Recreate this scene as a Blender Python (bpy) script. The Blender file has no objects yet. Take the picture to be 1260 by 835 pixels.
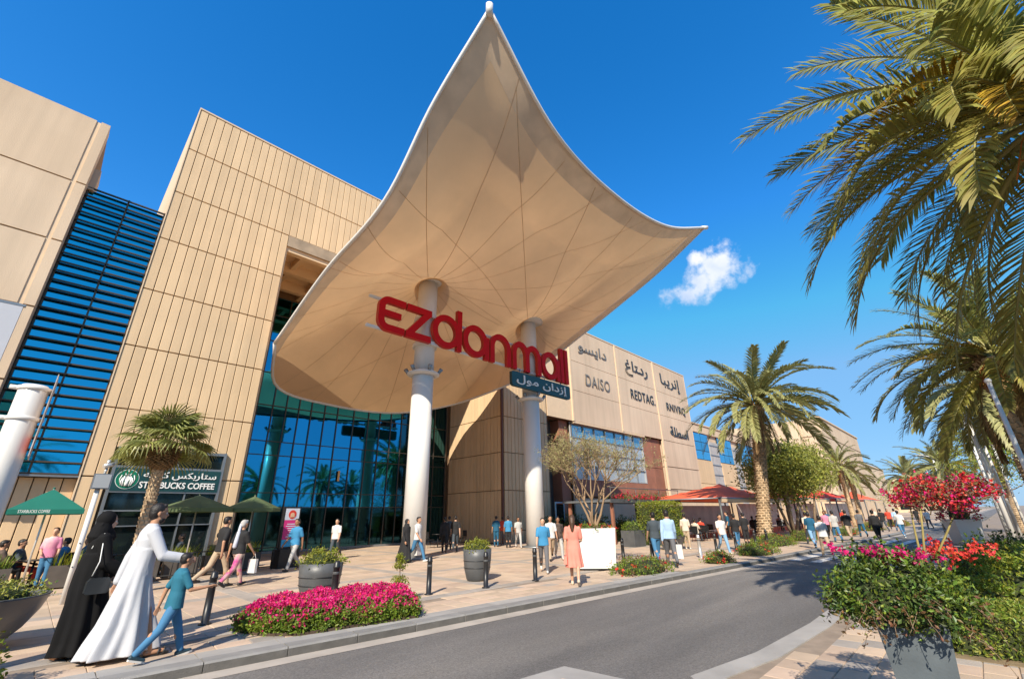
import bpy, math, random
import numpy as np
from mathutils import Vector, Matrix
from math import sin, cos, pi, radians, atan2, sqrt

random.seed(7)
rng = np.random.default_rng(11)
S = bpy.context.scene
COL = S.collection

# ------------------------------------------------------------------ camera
YAW, PITCH, ROLL = radians(44.2277), radians(21.7595), radians(-1.1831)
fw = Vector((cos(YAW) * cos(PITCH), sin(YAW) * cos(PITCH), sin(PITCH)))
rt = Vector((sin(YAW), -cos(YAW), 0.0))
up = rt.cross(fw)
rt2 = rt * cos(ROLL) + up * sin(ROLL)
up2 = up * cos(ROLL) - rt * sin(ROLL)
cd = bpy.data.cameras.new('camera')
cam = bpy.data.objects.new('camera', cd)
COL.objects.link(cam)
cam.matrix_world = Matrix(((rt2.x, up2.x, -fw.x, 0.0), (rt2.y, up2.y, -fw.y, 0.0),
                           (rt2.z, up2.z, -fw.z, 1.65), (0, 0, 0, 1)))
cd.sensor_width = 36.0
cd.lens = 542.39 / 1260 * 36
cd.clip_start = 0.1
cd.clip_end = 6000
S.camera = cam

# ------------------------------------------------------------------ sun and sky
SUN_EL = radians(37)
SUN_AZ = radians(31)            # direction the light travels, measured from +X towards +Y
W = bpy.data.worlds.new('World')
S.world = W
W.use_nodes = True
nt = W.node_tree
for n in list(nt.nodes):
    nt.nodes.remove(n)
out = nt.nodes.new('ShaderNodeOutputWorld')
bg = nt.nodes.new('ShaderNodeBackground')
sky = nt.nodes.new('ShaderNodeTexSky')
sky.sky_type = 'NISHITA'
sky.sun_disc = False
sky.sun_elevation = SUN_EL
sky.sun_rotation = atan2(-cos(SUN_AZ), -sin(SUN_AZ))
sky.air_density = 1.0
sky.dust_density = 0.25
sky.ozone_density = 3.0
hs = nt.nodes.new('ShaderNodeHueSaturation')
hs.inputs['Saturation'].default_value = 1.37
hs.inputs['Hue'].default_value = 0.503
hs.inputs['Value'].default_value = 1.0
nt.links.new(sky.outputs[0], hs.inputs['Color'])
# one small cumulus, drawn in the sky by direction with noise-broken edges
geo = nt.nodes.new('ShaderNodeTexCoord')


def N(tree, typ, **kw):
    n = tree.nodes.new(typ)
    for k, v in kw.items():
        setattr(n, k, v)
    return n


def cloud_blob(c, rx, rz):
    """soft ellipse in (azimuth, elevation) space round direction c; returns a value socket that is 1 in its middle"""
    c = Vector(c).normalized()
    t = Vector((0, 0, 1)).cross(c).normalized()
    u = c.cross(t)
    d1 = N(nt, 'ShaderNodeVectorMath', operation='DOT_PRODUCT'); d1.inputs[1].default_value = t / rx
    d2 = N(nt, 'ShaderNodeVectorMath', operation='DOT_PRODUCT'); d2.inputs[1].default_value = u / rz
    d3 = N(nt, 'ShaderNodeVectorMath', operation='DOT_PRODUCT'); d3.inputs[1].default_value = c
    for d in (d1, d2, d3):
        nt.links.new(geo.outputs['Generated'], d.inputs[0])
    cb = N(nt, 'ShaderNodeCombineXYZ')
    nt.links.new(d1.outputs['Value'], cb.inputs[0]); nt.links.new(d2.outputs['Value'], cb.inputs[1])
    ln = N(nt, 'ShaderNodeVectorMath', operation='LENGTH'); nt.links.new(cb.outputs[0], ln.inputs[0])
    fr = N(nt, 'ShaderNodeMath', operation='LESS_THAN'); nt.links.new(d3.outputs['Value'], fr.inputs[0]); fr.inputs[1].default_value = 0.5
    a = N(nt, 'ShaderNodeMath', operation='SUBTRACT'); a.inputs[0].default_value = 1.0; nt.links.new(ln.outputs['Value'], a.inputs[1])
    b = N(nt, 'ShaderNodeMath', operation='SUBTRACT'); nt.links.new(a.outputs[0], b.inputs[0])
    m = N(nt, 'ShaderNodeMath', operation='MULTIPLY'); nt.links.new(fr.outputs[0], m.inputs[0]); m.inputs[1].default_value = 9.0
    nt.links.new(m.outputs[0], b.inputs[1])
    return b.outputs[0]


def mx(a, b, op='MAXIMUM'):
    m = N(nt, 'ShaderNodeMath', operation=op)
    for i, v in enumerate((a, b)):
        if isinstance(v, (int, float)):
            m.inputs[i].default_value = v
        else:
            nt.links.new(v, m.inputs[i])
    return m.outputs[0]


CD = [((0.8540, 0.2400, 0.4620), 0.074, 0.050), ((0.8570, 0.2720, 0.4400), 0.072, 0.038),
      ((0.8470, 0.3140, 0.4260), 0.052, 0.034), ((0.8330, 0.2700, 0.4830), 0.032, 0.022)]
acc = None
for c, rx, rz in CD:
    v = cloud_blob(c, rx, rz)
    acc = v if acc is None else mx(acc, v)
nz = N(nt, 'ShaderNodeTexNoise'); nz.inputs['Scale'].default_value = 26.0; nz.inputs['Detail'].default_value = 7.0
nz.inputs['Roughness'].default_value = 0.58
nt.links.new(geo.outputs['Generated'], nz.inputs['Vector'])
e1 = mx(mx(nz.outputs[0], 0.5, 'SUBTRACT'), 2.3, 'MULTIPLY')
dens = mx(acc, e1, 'ADD')
rmp = N(nt, 'ShaderNodeMapRange'); rmp.interpolation_type = 'SMOOTHSTEP'
nt.links.new(dens, rmp.inputs[0]); rmp.inputs[1].default_value = 0.06; rmp.inputs[2].default_value = 0.80
rmp.inputs[3].default_value = 0.0; rmp.inputs[4].default_value = 0.96
nz2 = N(nt, 'ShaderNodeTexNoise'); nz2.inputs['Scale'].default_value = 17.0; nz2.inputs['Detail'].default_value = 5.0
nt.links.new(geo.outputs['Generated'], nz2.inputs['Vector'])
sx = N(nt, 'ShaderNodeSeparateXYZ'); nt.links.new(geo.outputs['Generated'], sx.inputs[0])
hgt = N(nt, 'ShaderNodeMapRange'); nt.links.new(sx.outputs[2], hgt.inputs[0])
hgt.inputs[1].default_value = 0.40; hgt.inputs[2].default_value = 0.49; hgt.inputs[3].default_value = -0.25; hgt.inputs[4].default_value = 0.35
cm = mx(nz2.outputs[0], hgt.outputs[0], 'ADD')
cr = N(nt, 'ShaderNodeValToRGB'); nt.links.new(cm, cr.inputs[0])
cr.color_ramp.elements[0].position = 0.25; cr.color_ramp.elements[0].color = (2.1, 2.6, 3.5, 1)
cr.color_ramp.elements[1].position = 0.75; cr.color_ramp.elements[1].color = (3.9, 3.9, 4.0, 1)
mixc = N(nt, 'ShaderNodeMix', data_type='RGBA'); nt.links.new(rmp.outputs[0], mixc.inputs[0])
cap = N(nt, 'ShaderNodeMix', data_type='RGBA', blend_type='DARKEN'); cap.inputs[0].default_value = 0.9
nt.links.new(hs.outputs[0], cap.inputs[6]); cap.inputs[7].default_value = (0.80, 1.75, 3.0, 1)
nt.links.new(cap.outputs[2], mixc.inputs[6]); nt.links.new(cr.outputs[0], mixc.inputs[7])
nt.links.new(mixc.outputs[2], bg.inputs[0])
bg.inputs[1].default_value = 0.15
nt.links.new(bg.outputs[0], out.inputs[0])

sd = bpy.data.lights.new('sun', 'SUN')
sd.energy = 3.8
sd.angle = radians(0.5)
sd.color = (1.0, 0.90, 0.74)
sun = bpy.data.objects.new('sun', sd)
COL.objects.link(sun)
ldir = Vector((cos(SUN_AZ) * cos(SUN_EL), sin(SUN_AZ) * cos(SUN_EL), -sin(SUN_EL)))
sun.rotation_euler = ldir.to_track_quat('-Z', 'Y').to_euler()
sun.location = (-20, -15, 30)

vs = S.view_settings
vs.view_transform = 'Standard'; vs.look = 'None'; vs.exposure = 0.92; vs.gamma = 1.0
S.cycles.max_bounces = 7; S.cycles.diffuse_bounces = 4; S.cycles.glossy_bounces = 3
S.cycles.transparent_max_bounces = 6; S.cycles.caustics_reflective = False; S.cycles.caustics_refractive = False
S.cycles.use_denoising = True

# ------------------------------------------------------------------ materials
def lin(c):
    return tuple(((v / 255) / 12.92 if v / 255 <= 0.04045 else ((v / 255 + 0.055) / 1.055) ** 2.4) for v in c)


MATS = {}


def mat(name, col, rough=0.7, metal=0.0, var=0.12, scale=3.0, bump=0.0, bscale=40.0, isl=0.0, trans=0.0,
        spec=0.5, col2=None, coat=0.0, objrand=0.0, stretch=None, huevar=0.0, speck=0.0, streak=0.0):
    """procedural material: base colour broken by noise, optional per-piece variation, bump and translucency"""
    if name in MATS:
        return MATS[name]
    m = bpy.data.materials.new(name); m.use_nodes = True
    t = m.node_tree; L = t.links.new
    b = t.nodes['Principled BSDF']
    b.inputs['Roughness'].default_value = rough; b.inputs['Metallic'].default_value = metal
    b.inputs['Specular IOR Level'].default_value = spec
    if coat: b.inputs['Coat Weight'].default_value = coat; b.inputs['Coat Roughness'].default_value = 0.15
    tc = t.nodes.new('ShaderNodeTexCoord'); src = tc.outputs['Object']
    if stretch:
        mp = t.nodes.new('ShaderNodeMapping'); mp.inputs['Scale'].default_value = stretch
        L(src, mp.inputs[0]); src = mp.outputs[0]
    nz = t.nodes.new('ShaderNodeTexNoise'); nz.inputs['Scale'].default_value = scale; nz.inputs['Detail'].default_value = 5
    L(src, nz.inputs['Vector'])
    mr = t.nodes.new('ShaderNodeMapRange'); L(nz.outputs[0], mr.inputs[0])
    mr.inputs[1].default_value = 0.3; mr.inputs[2].default_value = 0.7
    mr.inputs[3].default_value = 1 - var; mr.inputs[4].default_value = 1 + var
    val = mr.outputs[0]
    def mulv(a, b_):
        mm = t.nodes.new('ShaderNodeMath'); mm.operation = 'MULTIPLY'; L(a, mm.inputs[0]); L(b_, mm.inputs[1]); return mm.outputs[0]
    if speck:
        for sc_ in (45.0, 160.0):
            n5 = t.nodes.new('ShaderNodeTexNoise'); n5.inputs['Scale'].default_value = sc_; n5.inputs['Detail'].default_value = 3; L(tc.outputs['Object'], n5.inputs['Vector'])
            m5 = t.nodes.new('ShaderNodeMapRange'); L(n5.outputs[0], m5.inputs[0]); m5.inputs[1].default_value = .25; m5.inputs[2].default_value = .75; m5.inputs[3].default_value = 1 - speck; m5.inputs[4].default_value = 1 + speck
            val = mulv(val, m5.outputs[0])
    if streak:
        mp6 = t.nodes.new('ShaderNodeMapping'); mp6.inputs['Scale'].default_value = (2.2, 2.2, .12); L(t.nodes.new('ShaderNodeNewGeometry').outputs['Position'], mp6.inputs[0])
        n6 = t.nodes.new('ShaderNodeTexNoise'); n6.inputs['Scale'].default_value = 1.0; n6.inputs['Detail'].default_value = 6; L(mp6.outputs[0], n6.inputs['Vector'])
        m6 = t.nodes.new('ShaderNodeMapRange'); L(n6.outputs[0], m6.inputs[0]); m6.inputs[1].default_value = .30; m6.inputs[2].default_value = .62; m6.inputs[3].default_value = 1 - streak; m6.inputs[4].default_value = 1.02
        val = mulv(val, m6.outputs[0])
    hsn = t.nodes.new('ShaderNodeHueSaturation')
    if isl or objrand:
        if isl:
            g = t.nodes.new('ShaderNodeNewGeometry'); r = g.outputs['Random Per Island']; amt = isl
        else:
            g = t.nodes.new('ShaderNodeObjectInfo'); r = g.outputs['Random']; amt = objrand
        m2 = t.nodes.new('ShaderNodeMapRange'); L(r, m2.inputs[0]); m2.inputs[3].default_value = 1 - amt; m2.inputs[4].default_value = 1 + amt
        mm = t.nodes.new('ShaderNodeMath'); mm.operation = 'MULTIPLY'; L(val, mm.inputs[0]); L(m2.outputs[0], mm.inputs[1]); val = mm.outputs[0]
        if huevar:
            w = t.nodes.new('ShaderNodeTexWhiteNoise'); w.noise_dimensions = '1D'; L(r, w.inputs['W'])
            m3 = t.nodes.new('ShaderNodeMapRange'); L(w.outputs[0], m3.inputs[0]); m3.inputs[3].default_value = 0.5 - huevar; m3.inputs[4].default_value = 0.5 + huevar
            L(m3.outputs[0], hsn.inputs['Hue'])
    if col2:
        mc = t.nodes.new('ShaderNodeMix'); mc.data_type = 'RGBA'
        n2 = t.nodes.new('ShaderNodeTexNoise'); n2.inputs['Scale'].default_value = scale * 0.37; n2.inputs['Detail'].default_value = 4; L(src, n2.inputs['Vector'])
        m4 = t.nodes.new('ShaderNodeMapRange'); L(n2.outputs[0], m4.inputs[0]); m4.inputs[1].default_value = 0.42; m4.inputs[2].default_value = 0.62
        L(m4.outputs[0], mc.inputs[0])
        mc.inputs[6].default_value = (*col, 1); mc.inputs[7].default_value = (*col2, 1); L(mc.outputs[2], hsn.inputs['Color'])
    else:
        hsn.inputs['Color'].default_value = (*col, 1)
    L(val, hsn.inputs['Value'])
    L(hsn.outputs[0], b.inputs['Base Color'])
    if bump:
        n3 = t.nodes.new('ShaderNodeTexNoise'); n3.inputs['Scale'].default_value = bscale; n3.inputs['Detail'].default_value = 4; L(src, n3.inputs['Vector'])
        bp = t.nodes.new('ShaderNodeBump'); bp.inputs['Strength'].default_value = bump; bp.inputs['Distance'].default_value = 0.02
        L(n3.outputs[0], bp.inputs['Height']); L(bp.outputs[0], b.inputs['Normal'])
    if trans:
        tr = t.nodes.new('ShaderNodeBsdfTranslucent'); L(hsn.outputs[0], tr.inputs[0])
        ms = t.nodes.new('ShaderNodeMixShader'); ms.inputs[0].default_value = trans
        L(b.outputs[0], ms.inputs[1]); L(tr.outputs[0], ms.inputs[2]); L(ms.outputs[0], t.nodes['Material Output'].inputs[0])
    MATS[name] = m
    return m


# ------------------------------------------------------------------ geometry collector
class G:
    def __init__(s):
        s.v = []; s.f = []; s.mi = []; s.n = 0; s.sm = []

    def add(s, V, F, mi=0, smooth=False):
        """V (n,3) array, F list of (k,m) index arrays or one such array"""
        V = np.asarray(V, dtype=float).reshape(-1, 3)
        if not isinstance(F, list): F = [F]
        for f in F:
            f = np.asarray(f, dtype=np.int64)
            s.f.append(f + s.n); s.mi.append(np.full(len(f), mi)); s.sm.append(np.full(len(f), smooth))
        s.v.append(V); s.n += len(V)
        return s

    def box(s, c, d, rz=0.0, mi=0, taper=1.0):
        x, y, z = d[0] / 2, d[1] / 2, d[2] / 2
        V = np.array([(-x * (taper if k > 0 else 1) if i < 0 else x * (taper if k > 0 else 1),
                       (-y if j < 0 else y) * (taper if k > 0 else 1), k * z)
                      for k in (-1, 1) for j in (-1, 1) for i in (-1, 1)])
        if rz:
            R = np.array([[cos(rz), -sin(rz), 0], [sin(rz), cos(rz), 0], [0, 0, 1]]); V = V @ R.T
        V = V + np.array(c)
        return s.add(V, np.array([(0, 2, 3, 1), (4, 5, 7, 6), (0, 1, 5, 4), (2, 6, 7, 3), (0, 4, 6, 2), (1, 3, 7, 5)]), mi)

    def bb(s, x0, x1, y0, y1, z0, z1, mi=0):
        return s.box(((x0 + x1) / 2, (y0 + y1) / 2, (z0 + z1) / 2), (x1 - x0, y1 - y0, z1 - z0), 0, mi)

    def loft(s, rings, cap=True, mi=0, smooth=True, closed=True):
        R = np.array(rings, dtype=float); k, n = R.shape[:2]
        V = R.reshape(-1, 3); F = []
        idx = np.arange(k * n).reshape(k, n)
        a = idx[:-1]; b = idx[1:]
        if closed:
            q = np.stack([a, np.roll(a, -1, 1), np.roll(b, -1, 1), b], -1).reshape(-1, 4)
        else:
            q = np.stack([a[:, :-1], a[:, 1:], b[:, 1:], b[:, :-1]], -1).reshape(-1, 4)
        F.append(q)
        s.add(V, F, mi, smooth)
        if cap:
            base = s.n - len(V)
            s.f.append(np.array([idx[0][::-1]]) + base); s.mi.append(np.array([mi])); s.sm.append(np.array([False]))
            s.f.append(np.array([idx[-1]]) + base); s.mi.append(np.array([mi])); s.sm.append(np.array([False]))
        return s

    def tube(s, P, r, n=8, mi=0, cap=True, smooth=True):
        P = [np.array(p, float) for p in P]
        if not hasattr(r, '__len__'): r = [r] * len(P)
        rings = []; T0 = None
        for i, p in enumerate(P):
            t = P[min(i + 1, len(P) - 1)] - P[max(i - 1, 0)]
            t = t / (np.linalg.norm(t) + 1e-12)
            if T0 is None:
                a = np.array([0, 0, 1.0]) if abs(t[2]) < 0.9 else np.array([1.0, 0, 0])
                u = np.cross(t, a)
            else:
                u = T0 - t * (T0 @ t)
            u /= np.linalg.norm(u) + 1e-12; T0 = u
            w = np.cross(t, u)
            th = np.arange(n) * 2 * pi / n
            rings.append(p + r[i] * (np.cos(th)[:, None] * u + np.sin(th)[:, None] * w))
        return s.loft(rings, cap, mi, smooth)

    def lathe(s, prof, c=(0, 0, 0), n=24, mi=0, cap=True, smooth=True, ph=0.0):
        th = np.arange(n) * 2 * pi / n + ph
        rings = [np.stack([c[0] + r * np.cos(th), c[1] + r * np.sin(th), np.full(n, c[2] + z)], -1) for r, z in prof]
        return s.loft(rings, cap, mi, smooth)

    def ball(s, c, r, n=12, m=8, mi=0, R=None, smooth=True):
        r = np.array(r if hasattr(r, '__len__') else (r, r, r), float)
        th = np.arange(n) * 2 * pi / n; rings = []
        for i in range(m + 1):
            ph = -pi / 2 + pi * (i + 0.0) / m
            ph = max(-pi / 2 + 0.12, min(pi / 2 - 0.12, ph))
            V = np.stack([cos(ph) * np.cos(th), cos(ph) * np.sin(th), np.full(n, sin(ph))], -1) * r
            if R is not None: V = V @ np.array(R).T
            rings.append(V + np.array(c))
        return s.loft(rings, True, mi, smooth)

    def caps(s, p0, p1, r0, r1, n=10, mi=0, flat=1.0):
        """capsule with domed ends"""
        p0 = np.array(p0, float); p1 = np.array(p1, float); d = p1 - p0; L = np.linalg.norm(d) + 1e-9; d /= L
        pts = []; rr = []
        for a in (80, 45, 15): pts.append(p0 - d * r0 * sin(radians(a))); rr.append(r0 * cos(radians(a)))
        pts.append(p0 + d * L * 0.5); rr.append((r0 + r1) / 2)
        for a in (15, 45, 80): pts.append(p1 + d * r1 * sin(radians(a))); rr.append(r1 * cos(radians(a)))
        return s.tube(pts, rr, n, mi)

    def poly(s, pts, z0, z1, mi=0):
        """vertical prism over a ccw polygon"""
        n = len(pts)
        V = [(x, y, z0) for x, y in pts] + [(x, y, z1) for x, y in pts]
        s.add(V, [np.array([list(range(n))[::-1]]), np.array([list(range(n, 2 * n))]),
                  np.array([(i, (i + 1) % n, n + (i + 1) % n, n + i) for i in range(n)])], mi)
        return s

    def mesh(s, name, mats):
        me = bpy.data.meshes.new(name)
        V = np.concatenate(s.v) if s.v else np.zeros((0, 3))
        me.vertices.add(len(V)); me.vertices.foreach_set('co', V.astype(np.float32).ravel())
        lt = np.concatenate([np.full(len(f), f.shape[1]) for f in s.f]); li = np.concatenate([f.ravel() for f in s.f])
        me.loops.add(len(li)); me.loops.foreach_set('vertex_index', li.astype(np.int32))
        ls = np.concatenate([[0], np.cumsum(lt)[:-1]])
        me.polygons.add(len(lt)); me.polygons.foreach_set('loop_start', ls.astype(np.int32))
        me.polygons.foreach_set('loop_total', lt.astype(np.int32))
        me.polygons.foreach_set('material_index', np.concatenate(s.mi).astype(np.int32))
        me.polygons.foreach_set('use_smooth', np.concatenate(s.sm))
        me.update(calc_edges=True); me.validate(verbose=False)
        for m in (mats if isinstance(mats, (list, tuple)) else [mats]): me.materials.append(m)
        return me


def link(name, data, parent=None, loc=(0, 0, 0), rz=0.0, sc=1.0):
    o = bpy.data.objects.new(name, data)
    COL.objects.link(o)
    if parent is not None: o.parent = parent
    o.location = loc; o.rotation_euler = (0, 0, rz)
    o.scale = (sc, sc, sc) if not hasattr(sc, '__len__') else sc
    return o


def obj(name, g, mats, parent=None, kind=None, **kw):
    o = link(name, g.mesh(name, mats) if isinstance(g, G) else g, parent, **kw)
    if kind: o['kind'] = kind
    return o


def thing(name, label, cat, loc=(0, 0, 0), rz=0.0, group=None, sc=1.0):
    return tag(link(name, None, None, loc, rz, sc), label, cat, group)


def tag(o, label, cat, group=None):
    o['label'] = label; o['category'] = cat
    if group: o['group'] = group
    return o


def dup(root, loc, rz, label, sc=None, group=None):
    def cp(o, par):
        c = o.copy(); COL.objects.link(c); c.parent = par
        for ch in list(o.children): cp(ch, c)
        return c
    r = cp(root, None); r.location = loc; r.rotation_euler = (0, 0, rz); r['label'] = label
    if sc is not None: r.scale = (sc, sc, sc) if not hasattr(sc, '__len__') else sc
    if group: r['group'] = group
    return r


def beveled(x, y, z, b):
    """unit piece: box with a chamfered front (-Y) edge, used for panels and slabs; origin at centre"""
    g = G(); x /= 2; z /= 2
    V = [(-x, y, -z), (x, y, -z), (x, y, z), (-x, y, z), (-x, b, -z), (x, b, -z), (x, b, z), (-x, b, z),
         (-x + b, 0, -z + b), (x - b, 0, -z + b), (x - b, 0, z - b), (-x + b, 0, z - b)]
    F = [(8, 9, 10, 11), (4, 5, 9, 8), (5, 6, 10, 9), (6, 7, 11, 10), (7, 4, 8, 11), (0, 1, 5, 4), (1, 2, 6, 5), (2, 3, 7, 6), (3, 0, 4, 7)]
    return g.add(V, np.array(F))


def leaves(g, C, size, n_per, spread, aspect=0.45, mi=0, up_bias=0.3, r=rng, fold=0.18):
    """small folded leaves (4 tris) scattered round the centres C; returns nothing"""
    C = np.repeat(np.asarray(C, float), n_per, 0); n = len(C)
    P = C + r.normal(size=(n, 3)) * np.array(spread if hasattr(spread, '__len__') else (spread,) * 3)
    D = r.normal(size=(n, 3)); D[:, 2] += up_bias; D /= np.linalg.norm(D, axis=1)[:, None]
    U = np.cross(D, r.normal(size=(n, 3))); U /= np.linalg.norm(U, axis=1)[:, None]
    Wn = np.cross(D, U)
    L = size * r.uniform(0.6, 1.3, (n, 1)); w = L * aspect
    p0 = P; p1 = P + D * L * 0.45 + U * w * 0.5 + Wn * w * fold; p2 = P + D * L; p3 = P + D * L * 0.45 - U * w * 0.5 + Wn * w * fold
    pm = P + D * L * 0.45
    V = np.stack([p0, p1, p2, p3, pm], 1).reshape(-1, 3)
    b = np.arange(n)[:, None] * 5
    F = np.concatenate([b + np.array([[0, 1, 2, 4]]), b + np.array([[0, 4, 2, 3]])])
    g.add(V, F, mi)


def text_mesh(s, size, depth, font_bold=0.0, align='CENTER', shear=0.0, space=1.0):
    c = bpy.data.curves.new('lettering', 'FONT'); c.body = s; c.size = size; c.extrude = depth
    c.offset = font_bold; c.align_x = align; c.shear = shear; c.space_character = space
    c.resolution_u = 3
    o = bpy.data.objects.new('lettering', c); COL.objects.link(o)
    dg = bpy.context.evaluated_depsgraph_get()
    m = bpy.data.meshes.new_from_object(o.evaluated_get(dg))
    bpy.data.objects.remove(o); bpy.data.curves.remove(c)
    m.name = 'lettering'
    return m


def sign_text(s, width, height, depth, m, parent, loc, name='lettering', bold=0.0, face='-Y', shear=0.0, space=1.0):
    """text fitted to width x height, standing upright and facing -Y, its left-bottom at loc"""
    me = text_mesh(s, 1.0, 0.1, bold, 'LEFT', shear, space)
    xs = np.empty(len(me.vertices) * 3, np.float32); me.vertices.foreach_get('co', xs); V = xs.reshape(-1, 3)
    mn = V.min(0); mxx = V.max(0); V = (V - mn) / (mxx - mn + 1e-9)
    Wd = np.stack([V[:, 0] * width, -V[:, 2] * depth, V[:, 1] * height], -1)
    if face == '-X': Wd = np.stack([Wd[:, 1], -Wd[:, 0], Wd[:, 2]], -1)
    me.vertices.foreach_set('co', Wd.astype(np.float32).ravel()); me.update()
    me.materials.clear(); me.materials.append(m)
    return link(name, me, parent, loc)


FIN = {'A': 0xFE8D, 'A_': 0xFE8E}
# Arabic words as presentation forms, written here in visual (left to right) order
AR = {
    'ezdan mall': '\uFEDD\uFEEE\uFEE3 \uFEE5\uFE8D\uFEA9\uFEAF\u0625',
    'daiso': '\uFEEE\uFEB4\uFEF3\uFE8D\uFEA9',
    'redtag': '\uFECD\uFE8D\uFE98\uFEA9\uFEAD',
    'third': '\uFE8E\uFE92\uFEF3\uFEAE\uFEE7\u0625',
    'fourth': '\uFE94\uFEE0\uFEC4\uFEB3\uFE8D',
    'coffee': '\uFEEA\uFEF4\uFED3\uFE8E\uFEDB \uFEB2\uFEDC\uFE91\uFEAD\uFE8E\uFE98\uFEB3',
}

# ------------------------------------------------------------------ palette
M_stone = mat('sandstone_panel', (0.66, 0.475, 0.285), 0.75, var=0.05, scale=0.6, bump=0.25, bscale=60, objrand=0.06, streak=.10)
M_stone_i = mat('sandstone_panel_joined', (0.66, 0.475, 0.285), 0.75, var=0.05, scale=0.6, bump=0.25, bscale=60, isl=0.06, streak=.10)
M_joint = mat('panel_joint_backing', (0.20, 0.125, 0.07), 0.9)
M_render = mat('rendered_wall', (0.64, 0.49, 0.345), 0.85, var=0.05, scale=0.35, bump=0.3, bscale=30, col2=(0.56, 0.415, 0.28), streak=.12)
M_render2 = mat('rendered_wall_pale', (0.64, 0.495, 0.36), 0.85, var=0.05, scale=0.3, bump=0.3, bscale=25, col2=(0.56, 0.42, 0.30), streak=.12)
M_trim = mat('pale_moulding', (0.66, 0.50, 0.34), 0.8, var=0.05)
M_shade = mat('soffit_plaster', (0.68, 0.50, 0.32), 0.9, var=0.06, scale=0.8)
M_glass = mat('blue_mirror_glass', (0.025, 0.27, 0.46), 0.03, 1.0, var=0.05, scale=0.25, objrand=0.10)
M_dglass = mat('dark_shop_glass', (0.055, 0.085, 0.095), 0.06, 0.85, var=0.2, scale=0.6)
M_gglass = mat('green_entrance_glass', (0.03, 0.10, 0.13), 0.05, 1.0, var=0.1, scale=0.3, objrand=0.15)
M_slat = mat('bronze_louvre', (0.10, 0.072, 0.05), 0.45, 0.5, var=0.1)
M_mull = mat('dark_mullion', (0.085, 0.07, 0.055), 0.45, 0.4, var=0.1)
M_alu = mat('grey_aluminium_frame', (0.26, 0.28, 0.30), 0.4, 0.6, var=0.08)
M_silver = mat('silver_frame', (0.62, 0.60, 0.57), 0.35, 0.6, var=0.05)
M_brown = mat('red_brown_cladding', (0.30, 0.125, 0.075), 0.7, var=0.12, scale=1.5, objrand=0.12)
M_frost = mat('pale_shopfront_glass', (0.50, 0.55, 0.58), 0.25, 0.35, var=0.12, scale=0.8, objrand=0.1)
M_white = mat('white_paint', (0.70, 0.685, 0.66), 0.38, var=0.04, scale=1.0, coat=0.2, bump=0.05)
M_red = mat('red_sign_face', (0.62, 0.005, 0.008), 0.55, var=0.06, scale=2.0, spec=0.15)
M_green = mat('dark_green_sign', (0.012, 0.055, 0.060), 0.35, var=0.1, scale=3)
M_letter = mat('white_lettering', (0.80, 0.80, 0.78), 0.5, var=0.02)
M_black = mat('black_metal', (0.022, 0.022, 0.024), 0.38, 0.2, var=0.15, scale=6)
M_dgrey = mat('charcoal_planter', (0.085, 0.088, 0.092), 0.45, var=0.2, scale=2.5, bump=0.1)
M_asph = mat('asphalt', (0.140, 0.130, 0.123), 0.85, var=0.13, scale=1.1, bump=0.8, bscale=70, col2=(0.20, 0.182, 0.165), stretch=(.22, 1.3, 1), speck=.36)
M_kerb = mat('kerb_stone', (0.235, 0.225, 0.215), 0.85, var=0.15, scale=3, bump=0.5, bscale=60, objrand=0.12)
M_band = mat('grey_paving_band', (0.34, 0.32, 0.30), 0.85, var=0.12, scale=2.5, bump=0.3, bscale=60, objrand=0.12)
M_slab = mat('beige_paver', (0.50, 0.375, 0.275), 0.85, var=0.10, scale=2.2, bump=0.35, bscale=70, objrand=0.14, huevar=0.006)
M_slab2 = mat('grey_paver', (0.34, 0.30, 0.265), 0.85, var=0.12, scale=2.2, bump=0.35, bscale=70, objrand=0.14)
M_slab_i = mat('beige_paver_joined', (0.50, 0.375, 0.275), 0.85, var=0.10, scale=2.2, bump=0.3, bscale=70, isl=0.12, huevar=0.006)
M_slab2_i = mat('grey_paver_joined', (0.36, 0.31, 0.265), 0.85, var=0.12, scale=2.2, bump=0.3, bscale=70, isl=0.10)
M_mortar = mat('paving_joint', (0.27, 0.21, 0.16), 0.95, var=0.15, scale=5)
M_sand = mat('sandy_ground', (0.30, 0.24, 0.18), 0.95, var=0.15, scale=0.08)
M_gutter = mat('concrete_gutter', (0.40, 0.35, 0.30), 0.9, var=0.15, scale=2, bump=0.3)
M_palebar = mat('worn_road_paint', (0.62, 0.60, 0.57), 0.7, var=0.3, scale=7)


def struct(name, g, m, **kw):
    return obj(name, g, m, kind='structure', **kw)


# ------------------------------------------------------------------ ground, road, pavements
KX = [-60, -10, 1.27, 2.37, 5, 8.3, 12, 18.3, 24.6, 32, 45, 100, 400]
KY = [9.0, 7.75, 7.56, 7.50, 7.26, 7.02, 6.72, 6.16, 5.68, 5.12, 4.35, 2.4, -6.0]


def ky(x): return float(np.interp(x, KX, KY))


RX = [-60, 5.3, 5.76, 7.2, 9.5, 14.9, 22, 60, 100, 400]
RY = [-60, 2.45, 2.87, 2.62, 2.5, 2.55, 2.62, 1.6, -0.6, -10.0]


def ry(x): return float(np.interp(x, RX, RY))


g = G(); R_ = 3000
ringx = [(R_ * cos(a), R_ * sin(a), -0.16) for a in np.arange(48) * 2 * pi / 48]
g.add(ringx, np.array([list(range(48))])); struct('ground', g, M_sand)

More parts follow.
